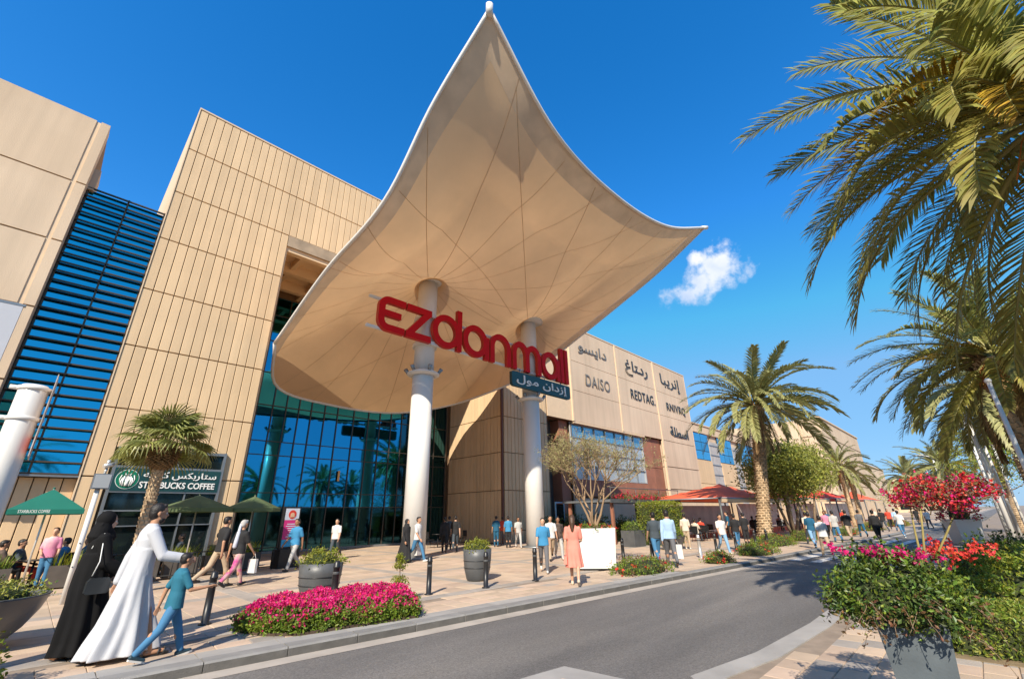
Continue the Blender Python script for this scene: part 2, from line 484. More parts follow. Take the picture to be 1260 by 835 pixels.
xs = [-60, -30, -10, 1.27, 2.37, 5, 5.3, 5.76, 7.2, 8.3, 9.5, 12, 14.9, 18.3, 22, 24.6, 32, 45, 60, 100, 400]
g = G(); V = []
for x in xs: V += [(x, ky(x) - 0.02, -0.12), (x, min(ry(x), ky(x) - 3) if x > 5.5 else -14, -0.12)]
g.add(V, np.array([(2 * i, 2 * i + 1, 2 * i + 3, 2 * i + 2) for i in range(len(xs) - 1)]))
struct('road', g, M_asph)

g = G(); V = []
kxs = np.concatenate([np.arange(-12, 60, 1.0), [80, 100, 200, 400]])
for x in kxs: V += [(x, ky(x) - 0.02, -0.116), (x, ky(x) - 0.34, -0.116)]
g.add(V, np.array([(2 * i, 2 * i + 1, 2 * i + 3, 2 * i + 2) for i in range(len(kxs) - 1)]))
struct('gutter', g, M_gutter)

g = G()
for k, yy in enumerate((2.95, 3.75, 4.55, 5.3)):
    g.add([(19.6 + 0.3 * k, yy - .02 - .10 * 0, -0.112), (23.4 + 0.3 * k, yy - .27, -0.112), (23.4 + 0.3 * k, yy - .27 + .36, -0.112), (19.6 + 0.3 * k, yy + .34, -0.112)], np.array([(0, 1, 2, 3)]))
for k, yy in enumerate((2.4, 3.2, 4.0)):
    g.add([(31 + 0.3 * k, yy, -0.112), (36 + 0.3 * k, yy - .3, -0.112), (36 + 0.3 * k, yy + .1, -0.112), (31 + 0.3 * k, yy + .4, -0.112)], np.array([(0, 1, 2, 3)]))
struct('road_marking', g, M_palebar)  # thin pale bars laid just above the asphalt

# plaza body
pv = [(x, ky(x) + 0.02) for x in (-60, -10, 1.27, 2.37, 5, 8.3, 12, 18.3, 24.6, 32, 45, 100, 400)] + [(400, 60), (-60, 60)]
pavement = struct('pavement', G().poly(pv, -0.15, -0.014), M_mortar)


def brickish(name, base, c2, bw, bh, mort):
    m = bpy.data.materials.new(name); m.use_nodes = True; t = m.node_tree
    b = t.nodes['Principled BSDF']; b.inputs['Roughness'].default_value = 0.85
    tc = t.nodes.new('ShaderNodeTexCoord'); br = t.nodes.new('ShaderNodeTexBrick')
    br.inputs['Scale'].default_value = 1; br.inputs['Brick Width'].default_value = bw; br.inputs['Row Height'].default_value = bh
    br.inputs['Mortar Size'].default_value = 0.008; br.offset = 0.0
    br.inputs['Color1'].default_value = (*base, 1); br.inputs['Color2'].default_value = (*c2, 1); br.inputs['Mortar'].default_value = (*mort, 1)
    t.links.new(tc.outputs['Object'], br.inputs[0]); t.links.new(br.outputs[0], b.inputs['Base Color'])
    return m


M_far = brickish('far_paving', (0.50, 0.375, 0.275), (0.44, 0.34, 0.26), 0.6, 0.6, (0.3, 0.24, 0.18))
far = [(34.2, ky(34.2) + 0.35)] + [(x, ky(x) + 0.35) for x in (45, 100, 400)] + [(400, 60), (34.2, 60)]
struct('far_pavement', G().poly(far, -0.012, 0.0), M_far)
struct('left_pavement', G().poly([(-60, 9.4), (-4.3, 8.1), (-4.3, 60), (-60, 60)], -0.012, 0.0), M_far)

# kerbstones: a loose row of separate stones; the far end joined
kst = {}
M_kface = mat('kerb_stone_soiled', (0.115, 0.108, 0.10), 0.9, var=0.25, scale=4, bump=0.5, bscale=60, objrand=0.12)  # road face of the kerb coloured darker to stand in for its shade


def kerbstone(L):
    k = round(L, 2)
    if k not in kst:
        g = G(); b = 0.02; x0, x1 = 0.006, L - 0.006
        prof = [(0, -0.135), (0, 0.0 - b), (b, 0.004), (0.26, 0.004), (0.26, -0.135)]
        rings = [[(x, y, z) for y, z in prof] for x in (x0, x1)]
        g.loft(rings, True, 0, False); g.mi[0] = np.array([1, 0, 0, 0, 0]); kst[k] = g.mesh('kerbstone', [M_kerb, M_kface])
    return kst[k]


bst = {}
kerb = struct('kerb', G().bb(-60, -4.1, 7.9, 7.95, -0.14, -0.02), M_kerb)
x = -4.0
while x < 46:
    L = 1.0 if x < 14 else 2.0
    a = atan2(ky(x + L) - ky(x), L); ln = sqrt(L * L + (ky(x + L) - ky(x)) ** 2)
    o = link('kerbstone', kerbstone(ln), kerb, (x, ky(x) - 0.02, 0), a)
    if x < 14:
        k = round(ln, 2)
        if k not in bst: bst[k] = G().bb(0.004, ln - 0.004, 0, 0.34, -0.012, 0.0).mesh('band_slab', [M_band])
        link('band_slab', bst[k], pavement, (x, ky(x) + 0.245, 0), a)
    x += L
g = G(); V = []
for xx in (46, 60, 100, 400): V += [(xx, ky(xx) - .02, -.13), (xx, ky(xx) - .02, .004), (xx, ky(xx) + .3, .004)]
g.add(V, np.array([(3 * i + j, 3 * i + 3 + j, 3 * i + 4 + j, 3 * i + 1 + j) for i in range(3) for j in range(2)]))
obj('kerb_run', g, M_kerb, kerb)

# paving pieces: separate ones near the camera, joined beyond
pm = {}


def piece(w, d, m):
    k = (w, d, m.name)
    if k not in pm:
        g = G(); b = 0.006; x, y = w / 2 - 0.004, d / 2 - 0.004
        V = [(-x, -y, -.012), (x, -y, -.012), (x, y, -.012), (-x, y, -.012), (-x + b, -y + b, 0), (x - b, -y + b, 0), (x - b, y - b, 0), (-x + b, y - b, 0)]
        g.add(V, np.array([(4, 5, 6, 7), (0, 1, 5, 4), (1, 2, 6, 5), (2, 3, 7, 6), (3, 0, 4, 7)])); pm[k] = g.mesh('paver', [m])
    return pm[k]


near = []; gj = G()


def lay(x, y, w, d, grey, a=0.0):
    if x < 9.2 and x > 0 and y < 11.3 and y < 7.4 + x * 1.2 + 4:
        near.append(1)
        link('paver', piece(w, d, M_slab2 if grey else M_slab), pavement, (x, y, random.uniform(-.001, .001)), a)
    else:
        b = 0.005; X, Y = w / 2 - 0.004, d / 2 - 0.004; ca, sa = cos(a), sin(a)
        q = [(-X, -Y), (X, -Y), (X, Y), (-X, Y)]
        V = [(x + u * ca - v * sa, y + u * sa + v * ca, -.012) for u, v in q] + [(x + u * ca - v * sa, y + u * sa + v * ca, 0) for u, v in [(p * (1 - b / X), r * (1 - b / Y)) for p, r in q]]
        gj.add(V, np.array([(4, 5, 6, 7), (0, 1, 5, 4), (1, 2, 6, 5), (2, 3, 7, 6), (3, 0, 4, 7)]), 1 if grey else 0)


# strip of smaller pavers that follows the kerb
x = -4.0; col = 0
while x < 34:
    w = 0.45 if x < 16 else 0.6
    a = atan2(ky(x + w) - ky(x), w); r = 0
    if x < 14: off0 = 0.60
    else: off0 = 0.30
    off = off0; xo = (col % 2) * 0
    while ky(x) + off + 0.3 < 9.02:
        d = 0.32 if x < 16 else 0.4
        gr = (r + col // 3) % 5 == 0 and (col % 3 != 1) if x < 5 else ((col + r * 2) % 17 == 0)
        lay(x + w / 2, ky(x + w / 2) + off + d / 2, w, d, gr, a)
        off += d; r += 1
    x += w; col += 1
# long grey band on the bollard line, then the big slabs of the plaza
x = -4.0
while x < 34:
    lay(x + .4, 9.20, 0.8, 0.34, True); x += 0.8
s_ = 0.62; j = 0; y = 9.38
while y < 28.0:
    x = -4.0; i = 0
    while x < 34.1:
        d = s_ if j % 7 != 6 else 0.42
        w = s_ if i % 8 != 5 else 0.42
        lay(x + w / 2, y + d / 2, w, d, j % 7 == 6 or i % 8 == 5)
        x += w; i += 1
    y += d; j += 1
obj('paver_field', gj, [M_slab_i, M_slab2_i], pavement, 'stuff')

# pavement on the near side of the road and the tip of a refuge island
rp = [(5.40, -14), (400, -30), (400, -10.3)] + [(x, ry(x) - 0.3) for x in (100, 60, 22, 14.9, 9.5, 7.2)] + [(5.95, 2.55), (5.62, 2.2)]
near_pav = struct('near_pavement', G().poly(rp, -0.15, -0.104), M_mortar)
obj('edge_band', G().poly([(5.3, 2.38), (5.62, 2.2), (5.95, 2.55), (7.2, 2.32), (9.5, 2.2), (14.9, 2.25), (22, 2.32), (60, 1.3), (60, 1.6), (22, 2.62), (14.9, 2.55), (9.5, 2.5), (7.2, 2.62), (5.76, 2.87)], -0.14, -0.090), M_band, near_pav)
gi = G()
for j in range(24):
    for i in range(150):
        w, d = 0.42, 0.30
        x = 5.7 + i * w + (j % 2) * 0.21; y = 2.12 - j * d
        if x > 60 or y + d / 2 > ry(x) - 0.33: continue
        gr = (i * 7 + j * 3) % 11 < 3
        if x < 11 and j < 11:
            link('paver', piece(w, d, M_slab2 if gr else M_slab), near_pav, (x, y, -0.092 + random.uniform(-.001, .001)))
        elif x < 30:
            X, Y = w / 2 - .004, d / 2 - .004
            gi.add([(x - X, y - Y, -.092), (x + X, y - Y, -.092), (x + X, y + Y, -.092), (x - X, y + Y, -.092)], np.array([(0, 1, 2, 3)]), 1 if gr else 0)
obj('paver_field', gi, [M_slab_i, M_slab2_i], near_pav, 'stuff')
isl = struct('traffic_island', G().poly([(5.09, 4.17), (2.0, 4.62), (-4, 5.2), (-4, 1.5), (5.22, 2.9)], -0.14, -0.085), M_band)
obj('island_paving', G().poly([(4.72, 3.90), (2.0, 4.28), (-3.8, 4.9), (-3.8, 1.9), (4.85, 3.05)], -0.09, -0.080), M_slab, isl)

# ------------------------------------------------------------------ panelled block (main facade) with louvred bay
FY = 22.0
ZJ = [0.74, 3.23, 5.70, 8.18, 10.66, 13.14, 15.62, 18.13, 20.62]
pml = {}


def panel_mesh(w, h):
    k = (round(w, 3), round(h, 3))
    if k not in pml: pml[k] = beveled(w, 0.09, h, 0.012).mesh('wall_panel', [M_stone])
    return pml[k]


mall = thing('panelled_building', 'tall sand coloured building block clad in narrow upright stone panels, behind the canopy', 'building', (0.85, FY, 0))
DX = -0.85
# body: solid masses behind the panels, leaving the tall entrance recess open
g = G()
g.bb(0.0, 5.01, 0.09, 14, 0, 20.60)
g.bb(5.01, 20.55, 0.09, 14, 15.70, 20.60)
g.bb(20.65, 25.6, 0.09, 14, 0, 20.60)
g.bb(5.01, 20.65, 8.0, 14, 0, 15.70)
obj('wall', g, M_joint, mall)
PW = 0.358
npan = 0
gjp = G()
for r in range(8):
    z0, z1 = ZJ[r], ZJ[r + 1]
    for c in range(72):
        x0 = c * PW
        if x0 + PW > 25.65: continue
        if 5.0 < x0 + PW / 2 < 20.6 and z0 < 15.5: continue
        h = z1 - z0 - 0.045; w = PW - 0.028
        sx = x0 + PW / 2; sz = (z0 + z1) / 2
        if r < 1 and 0.8 < sx < 4.3: continue        # shopfront opening
        if r == 1 and 0.8 < sx < 4.3:
            if True: h = z1 - 4.28 - .02; sz = (z1 + 4.28) / 2
        if (x0 < 9.2 and npan < 285):
            npan += 1; link('wall_panel', panel_mesh(w, h), mall, (sx, 0, sz))
        else:
            me = beveled(w, 0.09, h, 0.012); V = me.v[0] + np.array((sx, 0, sz)); gjp.add(V, me.f)
    if r == 0:
        for c in range(72):
            sx = c * PW + PW / 2
            if (0.8 < sx < 4.3) or (5.0 < sx < 20.6) or sx > 25.5: continue
            me = beveled(PW - .028, 0.09, 0.70, 0.012); gjp.add(me.v[0] + np.array((sx, 0, .36)), me.f)
# the side wall of the recess (faces the entrance) in the same cladding
for r in range(8):
    z0, z1 = ZJ[r], ZJ[r + 1]
    if r == 0: z0 = 0.02
    if r > 5: continue
    for c in range(16):
        me = beveled(0.36 - .03, 0.09, z1 - z0 - 0.045, 0.012)
        V = me.v[0]; V = np.stack([V[:, 1] + 20.56, -(V[:, 0]) + 0.28 + c * 0.36 + .0, V[:, 2] + (z0 + z1) / 2], -1)
        gjp.add(V, me.f)
        if c < 14 and r < 6:
            V2 = me.v[0]; V2 = np.stack([-V2[:, 1] + 5.10, V2[:, 0] + 0.28 + c * 0.36, V2[:, 2] + (z0 + z1) / 2], -1)
            gjp.add(V2, me.f)
obj('wall_panel_field', gjp, M_stone_i, mall, 'stuff')
obj('corner_trim', G().bb(20.53, 20.66, -.02, 0.11, 0, 15.6), mat('dark_brown_trim', (0.13, 0.05, 0.03), 0.6), mall)
g = G(); g.bb(-.04, 25.62, -.03, .5, 20.62, 20.70); g.bb(-.04, 0.0, -.03, 14, 0.0, 20.62)
obj('parapet_coping', g, M_trim, mall)
# coffered soffit of the recess
g = G(); g.bb(5.02, 20.55, 0.35, 8.0, 15.35, 15.40)
for k in range(4): g.bb(5.02, 20.55, 0.10 + k * 2.2, 0.45 + k * 2.2, 14.75, 15.36)
for k in range(9): g.bb(6.0 + k * 1.75, 6.22 + k * 1.75, 0.45, 7.9, 14.95, 15.36)
obj('soffit', g, M_shade, mall)
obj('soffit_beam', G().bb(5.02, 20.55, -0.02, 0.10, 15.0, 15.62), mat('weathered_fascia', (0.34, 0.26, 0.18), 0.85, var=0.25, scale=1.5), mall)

# louvred bay left of the block
lou = thing('louvred_glass_bay', 'tall blue glass bay screened by dark horizontal louvres between two stone blocks', 'facade', (-1.72, 22.0, 0))
obj('wall', G().bb(-8, 2.55, 0.40, 12, 0, 14.2), M_joint, lou)
nrow = 29; pitch = (14.30 - 3.27) / nrow
pg = {}
for k in range(nrow):
    z = 3.27 + k * pitch
    for (xa, xb) in ((0.0, 1.28), (1.28, 2.54)):
        kk = (xa,)
        if kk not in pg: pg[kk] = G().bb(0.01, xb - xa - 0.01, 0, 0.02, 0.01, pitch - 0.01).mesh('pane', [mat('sky_blue_mirror_glass', (0.03, 0.42, 0.62), 0.04, 1.0, var=0.05, scale=0.3)])
        link('pane', pg[kk], lou, (xa, 0.20, z))
sm = G()
sm.add([(0, 0.10, -.022), (0, 0.10, .03), (0, 0, .02), (0, 0, -.032), (2.54, 0.10, -.022), (2.54, 0.10, .03), (2.54, 0, .02), (2.54, 0, -.032)],
       np.array([(0, 1, 2, 3), (7, 6, 5, 4), (0, 4, 5, 1), (1, 5, 6, 2), (2, 6, 7, 3), (3, 7, 4, 0)]))
sm = sm.mesh('louvre_slat', [M_slat])
for k in range(nrow + 1): link('louvre_slat', sm, lou, (0, 0, 3.27 + k * pitch))
for xx in (0.02, 1.28, 2.52): obj('mullion', G().bb(xx - .03, xx + .03, 0.102, 0.25, 3.2, 14.4), M_slat, lou)
obj('sill', G().bb(-.02, 2.56, -.02, 0.5, 3.17, 3.23), M_alu, lou)
pmc = beveled(0.36 - .03, 0.09, 3.12, 0.012).mesh('wall_panel', [M_stone])
for c in range(16): link('wall_panel', pmc, lou, (2.36 - c * .36, 0.3, 1.59))

# rendered block at far left
lb = thing('rendered_block', 'plain sand rendered block with recessed joints at the left edge of the photo', 'building', (-1.74, 21.2, 0))
ZL = [3.35, 6.05, 8.63, 11.27, 13.85, 16.92]
for i in range(5):
    obj('wall_panel', G().bb(-14, -0.42, 0.0, 0.2, ZL[i] + .03, ZL[i + 1] - .03), M_render, lb)
    obj('wall_panel', G().bb(-0.28, 0, -0.03, 0.2, ZL[i] + .03, ZL[i + 1] - .03), M_render, lb)
obj('wall', G().bb(-14, -0.02, 0.12, 8, 3.3, 16.88), M_joint, lb)
obj('side_wall', G().bb(-0.02, 0.0, 0.2, 0.76, 3.2, 16.88), M_render, lb)
obj('wall_panel', G().bb(-0.42, -0.28, 0.03, 0.1, 3.3, 16.86), M_trim, lb)
obj('lower_wall', G().bb(-14, -0.03, 0.85, 8, 0, 3.3), M_render, lb)
obj('parapet', G().bb(-0.9, 0.2, 0.8, 2.0, 14.2, 15.2), M_render, lb)

# coffee shop front set into the panelled block
cof = thing('coffee_shop_front', 'grey framed coffee shop front with a dark green sign band, behind the fan palm', 'shopfront', (1.62, 21.9, 0))
obj('glazing', G().bb(0.05, 3.45, 0.12, 0.16, 0.05, 4.22), M_dglass, cof)
for (xa, xb, za, zb) in ((0, 3.52, 4.18, 4.28), (0, 3.52, 3.56, 3.64), (0, 3.52, 2.70, 2.76), (0, 3.52, 2.06, 2.11), (0, 3.52, 1.55, 1.59), (0, 0.09, 0, 4.3), (3.43, 3.52, 0, 4.3)):
    obj('frame', G().bb(xa, xb, -0.03 - (0.004 if xa == 0 and xb < 1 or xb - xa < 1 else 0), 0.10, za, zb), M_alu, cof)
for xx in (1.2, 2.35): obj('frame', G().bb(xx, xx + .05, 0.0, 0.10, 0.0, 2.70), M_alu, cof)
obj('frame', G().bb(1.9, 1.95, 0.0, 0.10, 3.64, 4.18), M_alu, cof)
obj('back_wall', G().bb(0, 3.52, 0.165, 0.20, 0, 4.3), M_joint, cof)
sb = obj('sign_panel', G().bb(0.09, 3.43, -0.05, 0.0, 2.76, 3.56), M_green, cof)
sign_text('STARBUCKS COFFEE', 2.42, 0.235, 0.02, M_letter, sb, (0.88, -0.055, 2.86), bold=0.02)
sign_text(AR['coffee'], 2.36, 0.30, 0.02, M_letter, sb, (0.94, -0.055, 3.17), bold=0.015)
# round emblem: green disc, white ring, white crowned figure with long hair
Mg = mat('emblem_green', (0.0, 0.16, 0.09), 0.45)
g = G()


def disc(g, cx, cz, r, y0, y1, mi, n=28, rx=None):
    th = np.arange(n) * 2 * pi / n; rx = rx or r
    return g.loft([np.stack([cx + rx * np.cos(th), np.full(n, y0), cz + r * np.sin(th)], -1), np.stack([cx + rx * np.cos(th), np.full(n, y1), cz + r * np.sin(th)], -1)][::-1], True, mi, False)


cx, cz = 0.50, 3.16
disc(g, cx, cz, 0.34, -0.06, -0.05, 1); disc(g, cx, cz, 0.325, -0.065, -0.06, 0)
disc(g, cx, cz + 0.02, 0.10, -0.072, -0.065, 1, rx=0.075)
for s in (-1, 1):
    for k, (dx, w, z0, z1) in enumerate(((0.11, .026, -.24, .10), (0.165, .022, -.22, .05), (0.215, .016, -.14, .14))):
        g.tube([(cx + s * dx * .8, -.07, cz + z1), (cx + s * dx, -.07, cz + (z0 + z1) / 2), (cx + s * dx * .85, -.07, cz + z0)], w, 6, 1)
g.tube([(cx, -.07, cz - .06), (cx, -.07, cz - .24)], 0.055, 6, 1)
for s in (-1, 0, 1): g.tube([(cx + s * .06, -.07, cz + .13), (cx + s * .085, -.07, cz + .235 - abs(s) * .03)], [.028, .006], 6, 1)
g.ball((cx, -.07, cz + .275), (.03, .006, .03), 8, 5, 1)
obj('emblem', g, [Mg, M_letter], cof)

# ------------------------------------------------------------------ entrance glass wall at the back of the recess
ent = thing('entrance_glass_wall', 'blue mirror glass wall of the entrance recess with thin dark mullions, under the canopy', 'glass wall', (5.85, 28.0, 0))
HX = [0.0, 0.85, 1.70, 2.55, 3.30, 4.05, 4.80, 5.65, 6.50, 7.62, 8.68, 9.55, 10.42, 11.28, 12.2, 13.2, 14.18, 15.3]
HZ = [0.0, 2.33, 3.10, 5.13, 5.9, 7.95, 9.9, 11.9, 13.6, 14.8]
obj('backing', G().bb(-.8, 15.5, 0.06, 0.10, 0, 15.3), M_joint, ent)
pc = {}
for i in range(len(HX) - 1):
    for j in range(len(HZ) - 1):
        w = HX[i + 1] - HX[i]; h = HZ[j + 1] - HZ[j]
        mm = M_gglass if (i >= 13 or j == 0) else M_glass
        k = (round(w, 2), round(h, 2), mm.name)
        if k not in pc: pc[k] = G().bb(0.02, w - .02, 0, 0.02, 0.02, h - .02).mesh('pane', [mm])
        o = link('pane', pc[k], ent, (HX[i], 0.02, HZ[j]))
        o.rotation_euler = (random.uniform(-.003, .003), 0, random.uniform(-.003, .003))
for i, xx in enumerate(HX): obj('mullion', G().bb(xx - .028, xx + .028, -0.05, 0.05, 0, 14.85), M_mull, ent)
for zz in HZ[1:]: obj('transom', G().bb(0, 15.3, -0.043, 0.045, zz - .022, zz + .022), M_mull, ent)
obj('plinth', G().bb(0, 15.3, -0.08, 0.04, 0, 0.12), M_alu, ent)
sign_text('1', 0.13, 0.62, 0.03, mat('gold_numeral', (0.75, 0.45, 0.15), 0.4), ent, (6.95, -0.08, 3.85), bold=0.03)

# ------------------------------------------------------------------ shop wing with store signs
dw = thing('retail_wing', 'sand rendered shop wing with store lettering and a large pale window, right of the canopy', 'building', (26.45, FY, 0))
X0 = 26.45
VX = [29.75 - X0, 37.45 - X0, 45.3 - X0, 53.45 - X0]
HZ2 = [8.87, 11.6, 14.3, 17.55]
gb = G(); gb.bb(0.02, VX[3] - .02, .10, 16, 8.90, 17.5); gb.bb(VX[0], VX[3] - .02, 0.5, 16, 0, 8.9); gb.bb(0, VX[0], 3.0, 16, 0, 8.9)
obj('wall', gb, M_joint, dw)
for i in range(3):
    for j in range(3):
        obj('wall_panel', G().bb(VX[i] + .10, VX[i + 1] - .10, -.02, .12, HZ2[j] + .02, HZ2[j + 1] - .02), M_render2, dw)
for j in range(3): obj('wall_panel', G().bb(0.0, VX[0] - .10, 0.02, .14, HZ2[j] + .02, HZ2[j + 1] - .02), M_trim, dw)
for i in range(3): obj('pilaster', G().bb(VX[i] - .10, VX[i] + .10, -.10, .12, HZ2[0] - (0 if i < 2 else 8.8), HZ2[3] + .02), M_trim, dw)
obj('end_wall', G().bb(VX[3] - .02, VX[3] + .02, -.03, 16, 0, 17.5), M_render2, dw)
obj('coping', G().bb(-.02, VX[3] + .03, -.06, .3, 17.55, 17.66), M_trim, dw)
for (za, zb) in ((6.14, 8.85), (3.90, 6.10), (0.0, 3.86)):
    obj('wall_panel', G().bb(VX[2] + .10, VX[3] - .02, -.02, .5, za + .02, zb - .02), M_render2, dw)
obj('recess_wall', G().bb(0, 1.9, 1.4, 3.0, 0, 8.9), mat('dark_recess_cladding', (0.075, 0.066, 0.062), 0.7, var=0.2, scale=1.2), dw)  # wall coloured near black to stand in for shade inside the recess
obj('brown_return', G().bb(1.9, 3.0, 0.5, 3.0, 0, 8.85), M_brown, dw)
obj('downpipe', G().tube([(3.1, .3, 0), (3.1, .3, 8.85)], 0.07, 8), M_silver, dw)
# brown cladding round the big window, in separate sheets
for (xa, xb, za, zb) in ((41.45 - X0, 43.2 - X0, 5.9, 8.8), (43.25 - X0, 45.15 - X0, 5.9, 8.8), (41.45 - X0, 43.2 - X0, 2.85, 5.85), (43.25 - X0, 45.15 - X0, 2.85, 5.85),
                         (3.35, 7.0, 3.0, 4.3), (7.05, 11.0, 3.0, 4.3), (11.05, 14.95, 2.85, 4.3)):
    obj('cladding_sheet', G().bb(xa, xb, 0.3, 0.52, za, zb), M_brown, dw)
obj('window_shelf', G().bb(3.3, 15.0, -.05, .5, 8.72, 8.86), M_trim, dw)
obj('lower_wall', G().bb(3.3, VX[2] - .1, 0.35, 0.6, 0, 2.83), M_render, dw)
win = obj('window', G().bb(3.3, 14.95, 0.42, 0.46, 4.32, 8.72), M_joint, dw)
cols = 7; cwid = 11.6 / cols
pp = G().bb(.05, cwid - .05, 0, .03, .05, 1.05).mesh('pane', [M_frost]); pt = G().bb(.05, cwid - .05, 0, .03, .05, 1.05).mesh('pane', [mat('blue_tinted_pane', (0.18, 0.42, 0.55), 0.15, 0.6, var=0.2)])
for i in range(cols):
    for j in range(4): link('pane', pt if j == 3 else pp, win, (3.33 + i * cwid, 0.37, 4.33 + j * 1.09))
for i in range(cols + 1): obj('glazing_bar', G().bb(3.33 + i * cwid - .05, 3.33 + i * cwid + .05, .27, .42, 4.3, 8.72), M_alu if i < cols else M_silver, win)
for j in range(5): obj('glazing_bar', G().bb(3.3, 15.0, .28, .40, 4.29 + j * 1.09, 4.36 + j * 1.09), M_alu if j else M_silver, win)
M_gm = mat('gunmetal_letters', (0.05, 0.058, 0.065), 0.4, 0.3); M_bz = mat('brushed_letters', (0.30, 0.25, 0.20), 0.4, 0.5)


def wl(s, px0, px1, z, h, m, bold=0.0):
    sign_text(s, px1 - px0, h, 0.07, m, dw, (px0 - X0, -.03, z), bold=bold, space=1.12 if s.isascii() else 1.0)


wl(AR['daiso'], 31.1, 35.7, 15.25, 1.25, M_bz, .01)
wl('DAISO', 31.9, 35.8, 12.35, 1.05, M_bz, .0)
wl(AR['redtag'], 39.2, 43.8, 14.9, 1.7, M_gm, .005)
wl('REDTAG.', 39.7, 44.7, 12.45, 1.0, M_gm, .0)
wl(AR['third'], 46.8, 51.6, 14.9, 1.7, M_gm, .0)
wl('RNIVRQ', 47.4, 52.1, 12.2, 1.05, M_gm, .0)
wl(AR['fourth'], 47.4, 51.9, 9.5, 1.1, M_gm, .02)

# blue windowed wing beyond, and the far blocks
bw = thing('blue_window_wing', 'lower sand wing with blue window bands and pale grey vertical strips, beyond the shop wing', 'building', (53.5, 22.0, 0))
gb = G(); gb.bb(0.05, 33, .3, 20, 0, 11.7); obj('wall', gb, M_render, bw)
obj('coping', G().bb(0.02, 33.1, -.05, .5, 11.7, 11.85), M_trim, bw)
obj('fascia', G().bb(0.05, 33, .05, .35, 10.75, 11.68), M_render, bw)
for (xa, xb) in ((0.1, 4.6), (7.6, 12.6), (15.4, 24.2), (26.0, 32.0)):
    w_ = obj('window', G().bb(xa, xb, .20, .32, 7.5, 10.7), M_mull, bw)
    n = max(2, int((xb - xa) / 1.6)); cw = (xb - xa) / n
    pa = G().bb(.05, cw - .05, 0, .03, .04, 1.02).mesh('pane', [mat('bright_blue_pane', (0.06, 0.38, 0.62), 0.12, 0.75, var=0.1, objrand=0.15)])
    for i in range(n):
        for j in range(3): link('pane', pa, w_, (xa + i * cw, .15, 7.52 + j * 1.06))
    obj('lower_panel', G().bb(xa, xb, .05, .3, 4.75, 7.45), M_stone, bw); obj('lower_panel', G().bb(xa, xb, .05, .3, 0, 4.7), M_stone, bw)
for (xa, xb) in ((4.65, 7.5), (12.65, 15.3), (24.3, 25.9)):
    st = obj('grey_strip', G().bb(xa, xb, .10, .3, 0, 9.9), mat('pale_grey_cladding', (0.42, 0.40, 0.38), 0.6, var=0.15, scale=1.5), bw)
    for j in range(8): obj('panel_joint', G().bb(xa, xb, .05, .12, 1.2 * j + 1.0, 1.2 * j + 1.12), M_alu, st)


def block(name, label, x0, x1, y0, y1, z, m, joints=(), parts=()):
    b = thing(name, label, 'building', (x0, y0, 0))
    obj('wall', G().bb(0, x1 - x0, 0, y1 - y0, 0, z), m, b)
    obj('coping', G().bb(-.2, x1 - x0 + .2, -.2, .6, z, z + .25), M_trim, b)
    for j in joints:
        obj('joint_band', G().bb(-.04, x1 - x0, -.05, 0, j, j + .14), M_joint, b)
        obj('joint_band', G().bb(-.05, 0, 0, y1 - y0, j, j + .14), M_joint, b)
    for (nm, a, mm) in parts: obj(nm, G().bb(*a), mm, b)
    return b


block('stepped_block', 'large windowless peach coloured block rising behind the date palm', 100, 140, 16.9, 48, 17.8, M_render, (6, 10.5, 14.4), [('buttress', (-.9, 0, 3.5, 5.5, 0, 17.4), M_render), ('buttress', (-.9, 0, 10, 12, 0, 17.4), M_render)])
block('stepped_block', 'lower peach block stepping down beyond the large windowless one', 150, 185, 18.2, 40, 12.4, M_render, (5, 9), [('window', (-.1, .02, 1.5, 4, 3, 6), M_alu), ('window', (-.1, .02, 5.5, 8, 3, 6), M_alu)])
block('far_building', 'distant sand building with a slanted grey entrance, far along the street', 215, 260, 15.5, 60, 11.2, M_render, (7.5,), [('window', (-.1, .02, 1, 4, 1, 7), M_dglass), ('window', (-.1, .02, 7, 11, 2, 7), M_alu), ('fin', (-3, 0, 4.6, 6, 0, 9), M_render)])
block('far_building', 'low far building at the end of the street behind small palms', 300, 380, 10, 60, 10, M_render2, (6,), [('window', (5, 60, -.1, .02, 2, 5), M_dglass)])

# ------------------------------------------------------------------ tensile canopy
M_fab = mat('canopy_fabric', (0.78, 0.52, 0.29), 0.8, var=0.08, scale=0.5, bump=0.12, bscale=9, trans=0.22)
M_hem = mat('canopy_hem', (0.66, 0.49, 0.33), 0.8, var=0.12, scale=1.2, trans=0.10)
M_seam = mat('fabric_seam', (0.62, 0.43, 0.26), 0.85, trans=.3)
C1 = (12.05, 18.0); C2 = (20.05, 18.0); ZT = 13.65


